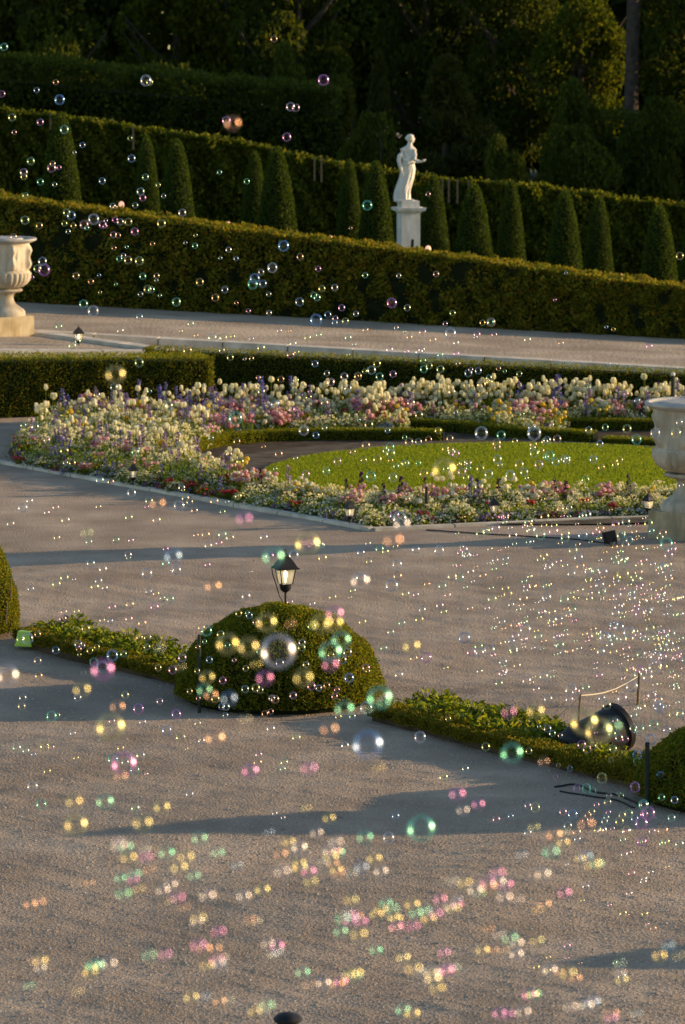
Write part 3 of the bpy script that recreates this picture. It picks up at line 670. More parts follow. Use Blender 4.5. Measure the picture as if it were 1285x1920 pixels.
def lantern(loc, pole, label, rz, scale=1.0, cord=True):
    e = empty('garden_lantern', loc, rz, label, 'lantern', 'small garden lanterns', (scale,) * 3); z = pole + .06
    for k in ('base_cup', 'corner_bars', 'roof', 'finial', 'bulb'): obj(k, LP[k][0], e, (0, 0, z))
    for p in LP['panes']: obj('glass_pane', p, e, (0, 0, z))
    obj('pole', MB().tube([(0, 0, -.08), (0, 0, z - .04)], .0125, 8).mesh('pole', M['black'], True), e)
    if cord:
        obj('cord', MB().tube([(-.10, -.02, z + .26), (-.155, -.02, z + .2), (-.15, -.02, z + .15), (-.10, -.02, z), (-.07, -.02, z - .1), (-.01, -.03, z - .2), (.03, -.02, z - .25), (.09, 0, z - .28)], .006, 5).mesh('cord', M['rubber'], True), e)
    return e
YL = d_mid.location.y + .62
lb = P(536, 1300, YL)
zt = P(537, 1102, YL).z
lantern((lb.x, YL, 0), zt - .0, 'lit black lantern rising above the top of the big clipped dome', R(20), .95)
def dim(e):
    for c in e.children:
        if c.name.startswith('bulb'): c.data = LP['dim']
    return e
def bed_lantern(px, ytop, ybase, label, rz):
    g_ = G(px, ybase); top = P(px, ytop, g_.y).z; sc = .6
    dim(lantern((g_.x, g_.y, 0), max(.06, top / sc - .42), label, rz, sc, False))
bed_lantern(250, 868, 912, 'small lit lantern at the left front edge of the flower bed', R(15))
bed_lantern(656, 938, 984, 'small lantern almost hidden in flowers near the kerb corner', R(30))
bed_lantern(926, 932, 976, 'small lit lantern among low flowers in front of the lawn', R(10))
bed_lantern(1216, 924, 968, 'small lit lantern at the front flowers beside the right urn', R(40))
g_ = GP(148, 645); lantern((g_.x, g_.y, g_.z), .0, 'small lit lantern standing by the kerb near the left urn', R(25), .75, False)
# glowing globes along the ramp
for px, py, lb in [(72, 382, 'small glowing globe light on the ramp, leftmost'), (228, 384, 'small glowing globe light right of the leftmost yew cone'), (428, 422, 'small glowing globe light between two cones left of the middle'),
                   (619, 448, 'small glowing globe light left of the statue'), (803, 467, 'small glowing globe light just right of the statue pedestal'), (970, 494, 'small glowing globe light right of the first lit cone'), (1164, 520, 'small glowing globe light between the two rightmost lit cones')]:
    Yh = hedge_y(px) + 1.9; p = P(px, py, Yh)
    e = empty('globe_light', p - Vector((0, 0, .5)), 0, lb, 'lamp', 'globe lights along the ramp')
    obj('globe', MB().ball((0, 0, .5), .058, 12, 8, sq=(1, 1, 1.25)).mesh('globe', M['glow'], True), e)
    obj('stem', MB().tube([(0, 0, -1.2), (0, 0, .44)], .018, 6).mesh('stem', M['black']), e)

# ------------------------------------------------------------------ floodlights
YF = 32.7
c0, c1 = P(1082, 1398, YF - .1), P(1144, 1370, YF + .12)
ax = (c1 - c0); 
e = empty('floodlight', c0, 0, 'large black barrel floodlight tipped over in the border plants', 'floodlight')
az_, el_ = math.atan2(ax.y, ax.x), math.atan2(ax.z, math.hypot(ax.x, ax.y))
Rm = (Matrix.Rotation(az_, 4, 'Z') @ Matrix.Rotation(math.pi / 2 - el_, 4, 'Y'))
def fl(name, mb, mat, sm=True):
    me = mb.mesh(name, mat, sm); me.transform(Rm); return obj(name, me, e)
L_ = ax.length + .06
fl('barrel', MB().lathe([(.06, -.15), (.13, -.13), (.17, -.07), (.185, .0), (.19, .06), (.19, .07), (.197, .075), (.197, .085), (.19, .09), (.205, L_)], 36), M['black'])
fl('rim', MB().lathe([(.205, L_), (.222, L_ + .005), (.224, L_ + .05), (.205, L_ + .052), (.2, L_ + .02)], 36, caps=False), M['black'])
fl('lens', MB().lathe([(.2, L_ + .015), (.12, L_ + .035), (.01, L_ + .042)], 30), M['lens'])
fl('bracket', MB().tube([(0, -.24, .2), (.1, -.245, .16), (.3, -.2, .1), (.33, 0, .08), (.3, .2, .1), (.1, .245, .16), (0, .24, .2)], .014, 6), M['black'])
g_ = G(1152, 1022)
e = empty('floodlight', g_, R(-25), 'small square black floodlight on the gravel near the right urn', 'floodlight')
me = MB().box((0, 0, .11), (.075, .05, .07), 0, 0, 1.0).mesh('housing', M['black']); me.transform(Matrix.Rotation(R(-14), 4, 'Y')); obj('housing', me, e)
me = MB().box((-.088, 0, .115), (.012, .062, .08)).mesh('front_frame', M['black']); me.transform(Matrix.Rotation(R(-14), 4, 'Y')); obj('front_frame', me, e)
obj('bracket', MB().tube([(0, -.065, .1), (0, -.07, .0), (0, 0, -.01), (0, .07, .0), (0, .065, .1)], .009, 5).mesh('bracket', M['black']), e)
g_ = G(47, 1206)
e = empty('lamp_box', g_, R(-14), 'lime green plastic lamp box at the foot of the left border bush', 'lamp box')
obj('body', MB().box((0, 0, .06), (.085, .06, .07), 0, 0, .72).mesh('body', M['lime']), e)
obj('rim', MB().box((0, 0, -.012), (.092, .066, .012)).mesh('rim', M['lime']), e)
g_ = G(540, 1945)
e = empty('ground_lamp', g_, 0, 'low black domed ground lamp cut by the bottom border', 'lamp')
obj('cap', MB().lathe([(.09, .11), (.095, .125), (.07, .15), (.02, .165)], 18).mesh('cap', M['black'], True), e)
obj('body', MB().lathe([(.07, -.05), (.07, .10), (.085, .11)], 18).mesh('body', M['black'], True), e)

# ------------------------------------------------------------------ marble urns
def urn(cpt, rz, label, sc=1.0):
    e = empty('marble_urn', cpt, rz, label, 'urn', None, (sc,) * 3)
    obj('plinth', MB().box((0, 0, .15), (.37, .37, .185)).mesh('plinth', M['plinth']), e)
    foot = [(.365, .335), (.365, .40), (.35, .42), (.34, .44), (.29, .47), (.205, .53), (.165, .60), (.16, .66), (.17, .70), (.2, .73), (.30, .75), (.325, .775), (.31, .80), (.26, .812)]
    obj('foot', MB().lathe(foot, 48, fn=lambda r, z, a: r * (1 + (.012 * abs(math.sin(a * 10)) if .46 < z < .7 else 0))).mesh('foot', M['marble'], True), e)
    body = [(.25, .812), (.33, .84), (.40, .89), (.445, .95), (.466, 1.02), (.466, 1.08), (.455, 1.095), (.452, 1.11), (.43, 1.13), (.425, 1.2), (.425, 1.32), (.43, 1.45), (.44, 1.55), (.455, 1.60)]
    def bf(r, z, a):
        if z < 1.09: return r * (1 + .06 * (abs(math.sin(a * 14)) - .5) * min(1, (z - .8) * 8))
        if 1.13 < z < 1.58:
            g = sum(math.exp(-((((a - 2 * math.pi * k / 7 + math.pi) % (2 * math.pi)) - math.pi) / .17) ** 2) for k in range(7))
            return r + .075 * g * (1.0 + .5 * math.sin(z * 22) + .5 * math.sin(a * 23)) * math.sin((z - 1.13) / .45 * math.pi) ** .5
        return r
    bb = []
    for (r0, z0), (r1, z1) in zip(body[:-1], body[1:]):
        for k in range(3): bb.append((r0 + (r1 - r0) * k / 3, z0 + (z1 - z0) * k / 3))
    bb.append(body[-1])
    obj('bowl', MB().lathe(bb, 112, fn=bf).mesh('bowl', M['marble'], True), e)
    rim = [(.455, 1.60), (.50, 1.615), (.555, 1.64), (.575, 1.655), (.578, 1.68), (.56, 1.69), (.52, 1.685), (.50, 1.66), (.36, 1.655), (.33, 1.69), (.05, 1.70)]
    obj('rim', MB().lathe(rim, 56).mesh('rim', M['marbletop'], True), e); return e
g_ = G(1293, 1006); urn((g_.x, g_.y, 0), R(52), 'pale carved marble urn cut by the right border, beside the lawn', 1.0)
g_ = GP(9, 624); zr = P(5, 447, g_.y).z; urn((g_.x, g_.y, g_.z - .03), R(40), 'weathered marble urn cut by the left border, on the upper path', (zr - g_.z + .03) / 1.68)

# ------------------------------------------------------------------ statue
YS = hedge_y(765) + 8.0
zb = P(765, 482, YS).z
fy = P(765, 376, YS).z; ty = P(765, 253, YS).z
ped = empty('statue_pedestal', P(766, 482, YS), R(14), 'white marble pedestal with moulded cornice under the statue', 'pedestal')
H = fy - zb; sp = 7000 / YS
def pb(name, z0, z1, hx, top=1.0): obj(name, MB().box((0, 0, (z0 + z1) / 2), (hx, hx, (z1 - z0) / 2), 0, 0, top).mesh(name, M['pedestal']), ped)
q = 1 / sp
pb('base', -2.0, 9 * q, 26 * q); pb('base_moulding', 9 * q + .002, 20 * q, 25 * q, .74); pb('shaft', 20 * q + .002, 83 * q, 18 * q)
pb('necking', 83 * q + .002, 87 * q, 19.5 * q, 1.12); pb('cornice', 87 * q + .002, 93 * q, 26 * q, 1.06)
pb('block', 93 * q + .002, H - .002, 17 * q)
def statue_mesh(hh):
    k = hh / 1.6; mb = MB()
    rings = [(0, -.03, .175, .14, .16), (.05, -.035, .18, .145, .16), (.18, -.03, .172, .14, .15), (.36, .01, .17, .14, .12), (.55, .065, .163, .14, .10), (.75, .10, .16, .135, .06), (.85, .105, .14, .12, .04), (.93, .10, .125, .105, .02), (1.02, .112, .135, .11, .02), (1.12, .12, .15, .118, .02), (1.2, .105, .17, .11, .01), (1.255, .10, .165, .095, 0), (1.3, .115, .1, .075, 0), (1.335, .13, .06, .058, 0), (1.40, .14, .05, .052, 0)]
    vs = []; n = 40
    for z, cx, rx, ry, f in rings:
        for j in range(n):
            a = 2 * math.pi * j / n; g = 1 + f * (.55 * math.sin(9 * a + z * 5) + .35 * math.sin(14 * a - z * 7))
            vs.append((cx + rx * g * math.cos(a), ry * g * math.sin(a), z))
    mb.add(vs, [(i * n + j, i * n + (j + 1) % n, (i + 1) * n + (j + 1) % n, (i + 1) * n + j) for i in range(len(rings) - 1) for j in range(n)] + [tuple(range(n))[::-1], tuple((len(rings) - 1) * n + j for j in range(n))])
    mb.ball((.150, 0, 1.495), .098, 16, 12, sq=(.88, .80, 1.12))                 # head, hair, bun, nose, chin
    mb.ball((.143, 0, 1.535), .085, 14, 9, sq=(1.02, .98, .85)); mb.ball((.068, 0, 1.505), .04, 10, 7)
    mb.tube([(.225, -.005, 1.515), (.249, -.005, 1.478)], [.009, .014], 6); mb.ball((.208, 0, 1.425), .028, 8, 6)
    mb.tube([(.232, 0, 1.452), (.236, 0, 1.448)], .012, 6); mb.ball((.14, -.078, 1.485), .018, 8, 5, sq=(.8, .5, 1.2))
    mb.tube([(-.03, -.06, 1.235), (-.09, -.10, 1.10), (-.125, -.12, .97), (-.10, -.14, .84), (-.07, -.14, .70)], [.065, .058, .048, .042, .03], 12)
    mb.ball((-.064, -.14, .665), .036, 8, 6, sq=(.7, .5, 1.2))
    for j in range(4): mb.tube([(-.082 + j * .014, -.145, .65), (-.084 + j * .016, -.15, .60), (-.076 + j * .014, -.145, .565 + .012 * abs(j - 1.5))], .0095, 5)
    mb.tube([(-.04, -.155, .67), (-.03, -.17, .63)], .01, 5)
    mb.tube([(.215, -.05, 1.22), (.225, -.11, 1.1), (.215, -.13, .985), (.29, -.15, .95), (.365, -.15, .945)], [.062, .055, .046, .04, .028], 12)
    mb.ball((.395, -.15, .95), .036, 8, 6, sq=(1.2, .8, .6))
    for j in range(4): mb.tube([(.41, -.175 + j * .016, .95), (.445, -.178 + j * .018, .95), (.455, -.174 + j * .016, .975)], .0095, 5)
    mb.tube([(.40, -.18, .96), (.43, -.185, .985)], .011, 5); mb.lathe([(.02, .96), (.03, .985), (.036, 1.0)], 10, (.435, -.15, 0))
    for j in range(6): a = -1.2 + j * .45; mb.tube([(.19 - j * .045, -.10 + .004 * j, 1.2), (.13 - j * .03, -.125, 1.0), (.05 + j * .02, -.13, .86)], .012, 5)     # draped mantle folds
    mb.tube([(.0, -.13, .9), (.1, -.14, .86), (.2, -.11, .9), (.24, -.02, .94)], .025, 6)
    mb.box((.0, 0, -.01), (.2, .17, .03))
    me = mb.mesh('tmp', M['statue']); me.transform(Matrix.Diagonal((k * 1.12, k * 1.12, k, 1)))
    o = bpy.data.objects.new('tmp', me); COL.objects.link(o)
    md = o.modifiers.new('r', 'REMESH'); md.mode = 'VOXEL'; md.voxel_size = .0085; md.use_smooth_shade = True
    sm = o.modifiers.new('s', 'SMOOTH'); sm.iterations = 2; sm.factor = .4
    dg = bpy.context.evaluated_depsgraph_get(); m2 = bpy.data.meshes.new_from_object(o.evaluated_get(dg)); bpy.data.objects.remove(o)
    m2.name = 'statue'; m2.materials.clear(); m2.materials.append(M['statue']); return m2
so = obj('statue', statue_mesh(ty - fy), None, P(757, 375, YS), R(8), 'white marble statue of a draped standing woman holding out one hand', 'statue')

# ------------------------------------------------------------------ low box edging of the flower bed
def low_edge(pxs, label, h=.16, wd=.26, z=0):
    pts = [G(x, y) for x, y in pxs]; root = None
    r = empty('box_edging', pts[0], 0, label, 'hedge'); core = MB(); geos = []
    for A, B in zip(pts[:-1], pts[1:]):
        L = (B - A).length; u = (B - A) / L; nf = Vector((u.y, -u.x, 0)); nf = nf if nf.y < 0 else -nf
        c = (A + B) / 2 - nf * wd / 2 - r.location; core.box(c + Vector((0, 0, h / 2 - .02)), (L / 2 + .02, wd / 2 - .03, h / 2 - .015), math.atan2(u.y, u.x))
        n = int(2600 * L); s = RNG.uniform(0, L, n); top = RNG.uniform(size=n) < .5
        d = np.where(top, RNG.uniform(0, wd, n), RNG.uniform(-.01, .03, n)); zz = np.where(top, h + RNG.uniform(-.03, .02, n), RNG.uniform(0, h, n))
        Q = np.outer(s, np.array(u)) + np.outer(d, -np.array(nf)) + np.outer(zz, [0, 0, 1]) + np.array(A - r.location)
        geos.append((*leaf_geo(Q, np.where(top[:, None], [[0, 0, 1.0]], [list(nf)]), .03), 0))
    V, F, mi = join_geo(geos); obj('body', core.mesh('body', M['core']), r); obj('leaf_cover', np_mesh('leaf_cover', V, F, M['boxnew']), r, kind='stuff')
low_edge([(352, 858), (385, 845), (430, 835), (500, 829), (590, 826), (700, 826), (828, 828)], 'curved low box edging with a bright top along the left of the lawn ring')
low_edge([(765, 806), (860, 812), (960, 822), (1108, 831)], 'dark low box edging slanting behind the lawn, right of the middle')
low_edge([(1062, 806), (1150, 807), (1330, 809)], 'short low box edging under the flowers left of the right urn', .16)
low_edge([(1128, 832), (1180, 835), (1330, 840)], 'small flat box edging by the lawn next to the right urn', .09, .3)

# ------------------------------------------------------------------ flowers
def petal_ball(c, r, n, size, rng, squash=1.0, dome=-.3):
    N = rng.normal(size=(n, 3)); N /= np.linalg.norm(N, axis=1)[:, None]; N[:, 2] = np.where(N[:, 2] < dome, -N[:, 2], N[:, 2])
    return np.array(c) + N * r * np.array([1, 1, squash]), N
def stem_leaves(h, n, spread, rng, size=.09):
    z = rng.uniform(0, h * .8, n); a = rng.uniform(0, 6.3, n); r = spread * rng.uniform(.2, 1, n)
    return leaf_geo(np.stack([r * np.cos(a), r * np.sin(a), z], 1), np.stack([np.cos(a) * .5, np.sin(a) * .5, np.ones(n)], 1), size, .3, .28)
def tulip(mat, h=.42, seed=0):
    rng = np.random.default_rng(seed); mb = MB()
    for k in range(6):                                              # six cupped petals
        a = k * math.pi / 3; ro = .036 if k % 2 else .032; vs = []
        for z, rr, wv in ((0, .008, .008), (.022, ro, .026), (.05, ro * 1.0, .026), (.078, ro * .62, .008)):
            for sgn in (-1, 1): vs.append((rr * math.cos(a) - sgn * wv * math.sin(a), rr * math.sin(a) + sgn * wv * math.cos(a), h + z))
        mb.add(vs, [(2 * i, 2 * i + 1, 2 * i + 3, 2 * i + 2) for i in range(3)])
    head = mb.mesh('bloom', mat)
    st = MB().tube([(0, 0, -.02), (.01, 0, h * .5), (0, 0, h + .005)], .006, 5)
    for k in range(3):
        a = k * 2.1 + .3; st.add([(0, 0, 0), (.04 * math.cos(a + .5), .04 * math.sin(a + .5), .12), (.09 * math.cos(a), .09 * math.sin(a), .25), (.04 * math.cos(a - .5), .04 * math.sin(a - .5), .12)], [(0, 1, 2), (0, 2, 3)])
    return st.mesh('tulip', M['flgreen']), head
def mound(mat, r, h, nb, bs, seed, nl=50):
    rng = np.random.default_rng(seed)
    Pt, N = petal_ball((0, 0, 0), 1, nb, 0, rng, 1, 0); Pt = Pt * np.array([r, r, h]) * rng.uniform(.8, 1.05, (nb, 1))
    geos = [(*leaf_geo(Pt, N, bs, .5, .95), 0), (*leaf_geo(Pt, N, bs, .5, .95), 0)]
    Lp, Ln = petal_ball((0, 0, 0), 1, nl, 0, rng, 1, -.1); Lp = Lp * np.array([r, r, h]) * rng.uniform(.4, .9, (nl, 1)); Lp[:, 2] = np.abs(Lp[:, 2])
    V, F, _ = join_geo(geos); fol = leaf_mesh('foliage', Lp, Ln, .07, M['flgreen'], asp=.35)
    return fol, np_mesh('blooms', V, F, mat)
def pompon_plant(mat, seed, h=.26, k=7, r=.03):
    rng = np.random.default_rng(seed); mb = MB(); st = MB()
    for j in range(k):
        a = rng.uniform(0, 6.3); d = .11 * math.sqrt(rng.uniform(0, 1)); z = h * rng.uniform(.75, 1.15); c = (d * math.cos(a), d * math.sin(a), z)
        mb.ball(c, r * rng.uniform(.8, 1.2), 7, 5, sq=(1, 1, .8)); st.tube([(0, 0, 0), c], .004, 4)
    return st, mb.mesh('blooms', mat)
def spike(mat, seed, h=.5):
    rng = np.random.default_rng(seed); n = 60; z = rng.uniform(.4, 1, n); a = rng.uniform(0, 6.3, n); r = .034 * (1.15 - z) / .75 + .006
    Pt = np.stack([r * np.cos(a), r * np.sin(a), z * h], 1); N = np.stack([np.cos(a), np.sin(a), 0 * a + .2], 1)
    geos = [(*leaf_geo(Pt, N, .034, .5, .95), 0)]; V, F, _ = join_geo(geos)
    st = MB().tube([(0, 0, -.02), (0, 0, h * .98)], .005, 5)
    return st, np_mesh('blooms', V, F, mat)
def greens(st, seed, n=14, h=.2, sp=.08):
    rng = np.random.default_rng(seed); V, F = stem_leaves(h, n, sp, rng); st.add([tuple(v) for v in V], [tuple(f) for f in F.tolist()]); return st
KINDS = {}
def reg(key, name, label, fol, bl, part): KINDS[key] = (name, label, fol, bl, part)
for s in range(3):
    a, b = tulip(M['white'], .36 + .05 * s, s); reg('tulip%d' % s, 'tulip', 'cream white tulip standing in the curved flower bed', a, b, 'bloom')
    a, b = mound(M['alys'], .14, .13 + .03 * s, 60, .034, 10 + s); reg('alys%d' % s, 'white_flower_plant', 'low mound of small white flowers in the flower bed', a, b, 'blooms')
    a, b = mound(M['white'], .16, .26 + .03 * s, 80, .036, 20 + s, 90); reg('cream%d' % s, 'cream_flower_plant', 'bushy plant with small cream flowers in the flower bed', a, b, 'blooms')
for key, mt, nm, lb in (('pink', 'pink', 'pink_flower_plant', 'plant with salmon pink blooms in the flower bed'), ('ivory', 'white', 'ivory_flower_plant', 'plant with round ivory blooms in the flower bed'),
                        ('yellow', 'yellow', 'yellow_flower_plant', 'plant with round yellow blooms in the flower bed'), ('red', 'red', 'red_flower_plant', 'plant with red blooms low in the flower bed')):
    for s in range(2):
        st, b = pompon_plant(M[mt], 30 + s + len(key) * 5, .2 if key == 'red' else .28, 7 if key != 'yellow' else 4, .034); reg(key + str(s), nm, lb, greens(st, s, 22, .24, .1).mesh(nm, M['flgreen']), b, 'blooms')
for key, mt, nm, lb in (('mag', 'mag', 'magenta_flower_plant', 'low mound of dark magenta flowers in the flower bed'), ('mauve', 'mauve', 'mauve_flower_plant', 'low mound of mauve flowers in the flower bed'), ('sky', 'sky', 'pale_blue_flower_plant', 'low mound of pale blue flowers in the flower bed')):
    a, b = mound(M[mt], .13, .15, 60, .034, 50 + len(key)); reg(key + '0', nm, lb, a, b, 'blooms')
for key, mt, nm, lb, h in (('blue', 'blue', 'blue_delphinium', 'upright blue delphinium in the flower bed', .52), ('plum', 'plum', 'plum_flower_spike', 'dark plum flower spike in the flower bed', .46), ('lil', 'mauve', 'lilac_flower_spike', 'pale lilac flower spike in the flower bed', .44)):
    st, b = spike(M[mt], 60 + len(key), h); reg(key + '0', nm, lb, greens(st, 3, 14, .2, .07).mesh(nm, M['flgreen']), b, 'blooms')
CNT = {}; EXTRA = {}
def put(key, p, s=1.0, sz=None):
    nm, lb, fol, bl, part = KINDS[key]; CNT[nm] = CNT.get(nm, 0) + 1
    sc = (s, s, sz or s); rz = random.uniform(0, 6.3)
    if CNT[nm] > 290: EXTRA.setdefault(key, []).append((p, rz, sc)); return
    py = CAM_H * FPX / p.y; px = PX0 + p.x / p.y * FPX
    rg = 'at the left tip of the bed' if px < 420 and py < 850 else 'by the front kerb, left of corner' if py > 835 and px < 700 else 'between lawn and front kerb' if py > 835 else 'at the back of the bed' if px < 760 else 'at the back, nearer the right urn'
    lb = lb.replace('in the curved flower bed', 'in the flower bed').replace('in the flower bed', rg)
    o = obj(nm, fol, None, p, rz, lb, 'flower', nm.replace('_', ' ') + 's ' + rg, None, sc); obj(part, bl, o, kind='stuff' if part == 'blooms' else None)
def inpoly(x, y, poly):
    r = False; j = len(poly) - 1
    for i in range(len(poly)):
        (xi, yi), (xj, yj) = poly[i], poly[j]
        if (yi > y) != (yj > y) and x < (xj - xi) * (y - yi) / (yj - yi) + xi: r = not r
        j = i
    return r
bed = [(95, 800), (130, 786), (400, 780), (1440, 778), (1440, 801), (1062, 800), (1052, 814), (1000, 818), (800, 798), (762, 800), (758, 812), (590, 815), (480, 819), (400, 834), (335, 852), (372, 880), (420, 905), (480, 918), (540, 928), (620, 938), (760, 945), (1000, 944), (1440, 932), (1440, 961), (1220, 967), (700, 988), (34, 871), (22, 852), (50, 825)]
def zone(px, py):
    """which plants grow where in the bed"""
    front = 871 + (px - 34) * .176 if px < 700 else 988 - (px - 700) * .04
    e = front - py; r = random.random()
    cl = math.sin(px * .045 + py * .12) + math.sin(px * .021 - py * .2 + 1.7)
    if py < 835 and not (px < 330 and py > 800):      # back bed
        if px < 420:
            return ('cream' if cl > -.2 else 'pink') if r < .60 else ('lil' if r < .68 else 'blue' if r < .75 else 'yellow' if r < .80 else 'alys' if r < .88 else 'tulip' if r < .95 else 'mauve')
        if py < 790:
            return 'tulip' if r < .5 else 'ivory' if r < .6 else 'cream' if r < .76 else 'blue' if r < .80 else 'yellow' if r < .84 else 'lil' if r < .89 else 'pink'
        if cl > .7: return 'pink' if r < .5 else 'mag' if r < .62 else 'tulip' if r < .85 else 'lil'
        if cl > -.3: return 'cream' if r < .4 else 'alys' if r < .65 else 'ivory' if r < .82 else 'red' if r < .87 else 'yellow'
        return 'alys' if r < .35 else 'sky' if r < .5 else 'cream' if r < .7 else 'mauve' if r < .85 else 'lil' if r < .92 else 'pink'
    if px < 430:
        if e < 20: return 'mag' if r < .2 else 'red' if r < .28 else 'mauve' if r < .5 else 'alys' if r < .68 else 'pink' if r < .74 else 'cream' if r < .95 else 'blue'
        if e < 36: return 'cream' if r < .35 else 'mauve' if r < .55 else 'alys' if r < .85 else 'pink' if r < .9 else 'lil'
        return 'cream' if r < .62 else 'alys' if r < .72 else 'ivory' if r < .80 else 'yellow' if r < .84 else 'tulip' if r < .90 else 'alys' if r < .96 else 'lil'
    if e < 16: return 'alys' if r < .52 else 'cream' if r < .68 else 'mag' if r < .73 else 'red' if r < .76 else 'mauve' if r < .92 else 'sky'
    if cl > .2: return 'ivory' if r < .22 else 'cream' if r < .66 else 'pink' if r < .74 else 'yellow' if r < .78 else 'alys'
    return 'alys' if r < .42 else 'cream' if r < .68 else 'tulip' if r < .74 else 'pink' if r < .87 else 'mag' if r < .93 else 'yellow' if r < .96 else 'plum'
pts, tries = [], 0
cell = {}
while len(pts) < 2400 and tries < 90000:
    tries += 1
    g_ = G(random.uniform(20, 1440), 778 + 210 * random.random()); px = PX0 + g_.x / g_.y * FPX * 1.0; py = CAM_H * FPX / g_.y
    if not inpoly(px, py, bed): continue
    ky = (int(g_.x / .115), int(g_.y / .14))
    if cell.get(ky, 0) >= 1: continue
    cell[ky] = 1; pts.append((g_.y, g_.x, px, py))
pts.sort()
for y, x, px, py in pts:
    key = zone(px, py); front = 871 + (px - 34) * .176 if px < 700 else 988 - (px - 700) * .04
    low = .55 if front - py < 10 else .75 if front - py < 20 else 1.0
    if px > 480 and py > 900: low = max(min(low, .8), .66)
    vs = [k for k in KINDS if k[:-1] == key]; s = random.uniform(.85, 1.2)
    put(random.choice(vs), Vector((x, y, .0)), s * (.9 if low < 1 else 1), s * low * (1.08 if py < 800 else 1))
    if key == 'tulip':
        for _ in range(3): put(random.choice(vs), Vector((x + random.uniform(-.14, .14), y + random.uniform(-.12, .12), 0)), .78, s * low * random.uniform(.85, 1.15))
for px, py, key, s in [(489, 800, 'blue0', 1.5), (497, 799, 'blue0', 1.2), (118, 800, 'blue0', 1.15), (1046, 795, 'blue0', 1.5), (1040, 795, 'blue0', 1.1), (300, 800, 'blue0', 1.2), (405, 790, 'plum0', 1.25), (487, 935, 'plum0', .9), (541, 935, 'lil0', 1.0), (1178, 955, 'plum0', 1.0),
                       (884, 958, 'blue0', .9), (226, 870, 'blue0', .95), (158, 855, 'blue0', .8), (240, 800, 'lil0', 1.1), (275, 820, 'lil0', 1.1), (770, 800, 'lil0', 1.2), (733, 800, 'lil0', 1.1), (898, 958, 'blue0', .75), (1205, 800, 'plum0', 1.0), (128, 800, 'blue0', .95), (145, 800, 'lil0', .95)]:
    put(key, G(px, py), 1.3 * s if key == 'blue0' else s, s)
for key, L in EXTRA.items():
    nm, lb, fol, bl, part = KINDS[key]; Vs, Fs, mi, o = [], [], [], 0
    for me, m_ in ((fol, 0), (bl, 1)):
        me.calc_loop_triangles(); vv = np.empty(len(me.vertices) * 3); me.vertices.foreach_get('co', vv); vv = vv.reshape(-1, 3)
        ff = np.empty(len(me.loop_triangles) * 3, dtype=np.int32); me.loop_triangles.foreach_get('vertices', ff); ff = ff.reshape(-1, 3)
        for p, rz, sc in L:
            c, s = math.cos(rz), math.sin(rz); q = vv * np.array(sc); q = np.stack([q[:, 0] * c - q[:, 1] * s, q[:, 0] * s + q[:, 1] * c, q[:, 2]], 1) + np.array(p)
            Vs.append(q); Fs.append(ff + o); o += len(q); mi += [m_] * len(ff)
    obj(nm + '_mass', np_mesh(nm + '_mass', np.concatenate(Vs), np.concatenate(Fs), [fol.materials[0], bl.materials[0]], mi=mi), label='further ' + nm.replace('_', ' ') + 's filling the flower bed', cat='flowers', kind='stuff')
# green filling between the plants
n = 38000; Q = []
for y, x, px, py in pts: Q.append((x, y, .04))
Q = np.array(Q)[RNG.integers(0, len(Q), n)]; Q += RNG.normal(size=(n, 3)) * np.array([.09, .09, .0]); Q[:, 2] = RNG.uniform(.01, .30, n) * (1 - .5 * (Q[:, 1] < 50))
obj('bed_foliage', leaf_mesh('bed_foliage', Q, np.tile([0, 0, 1.0], (n, 1)), .06, M['flgreen'], asp=.3), label='low green foliage between the flowers of the bed', cat='foliage', kind='stuff')

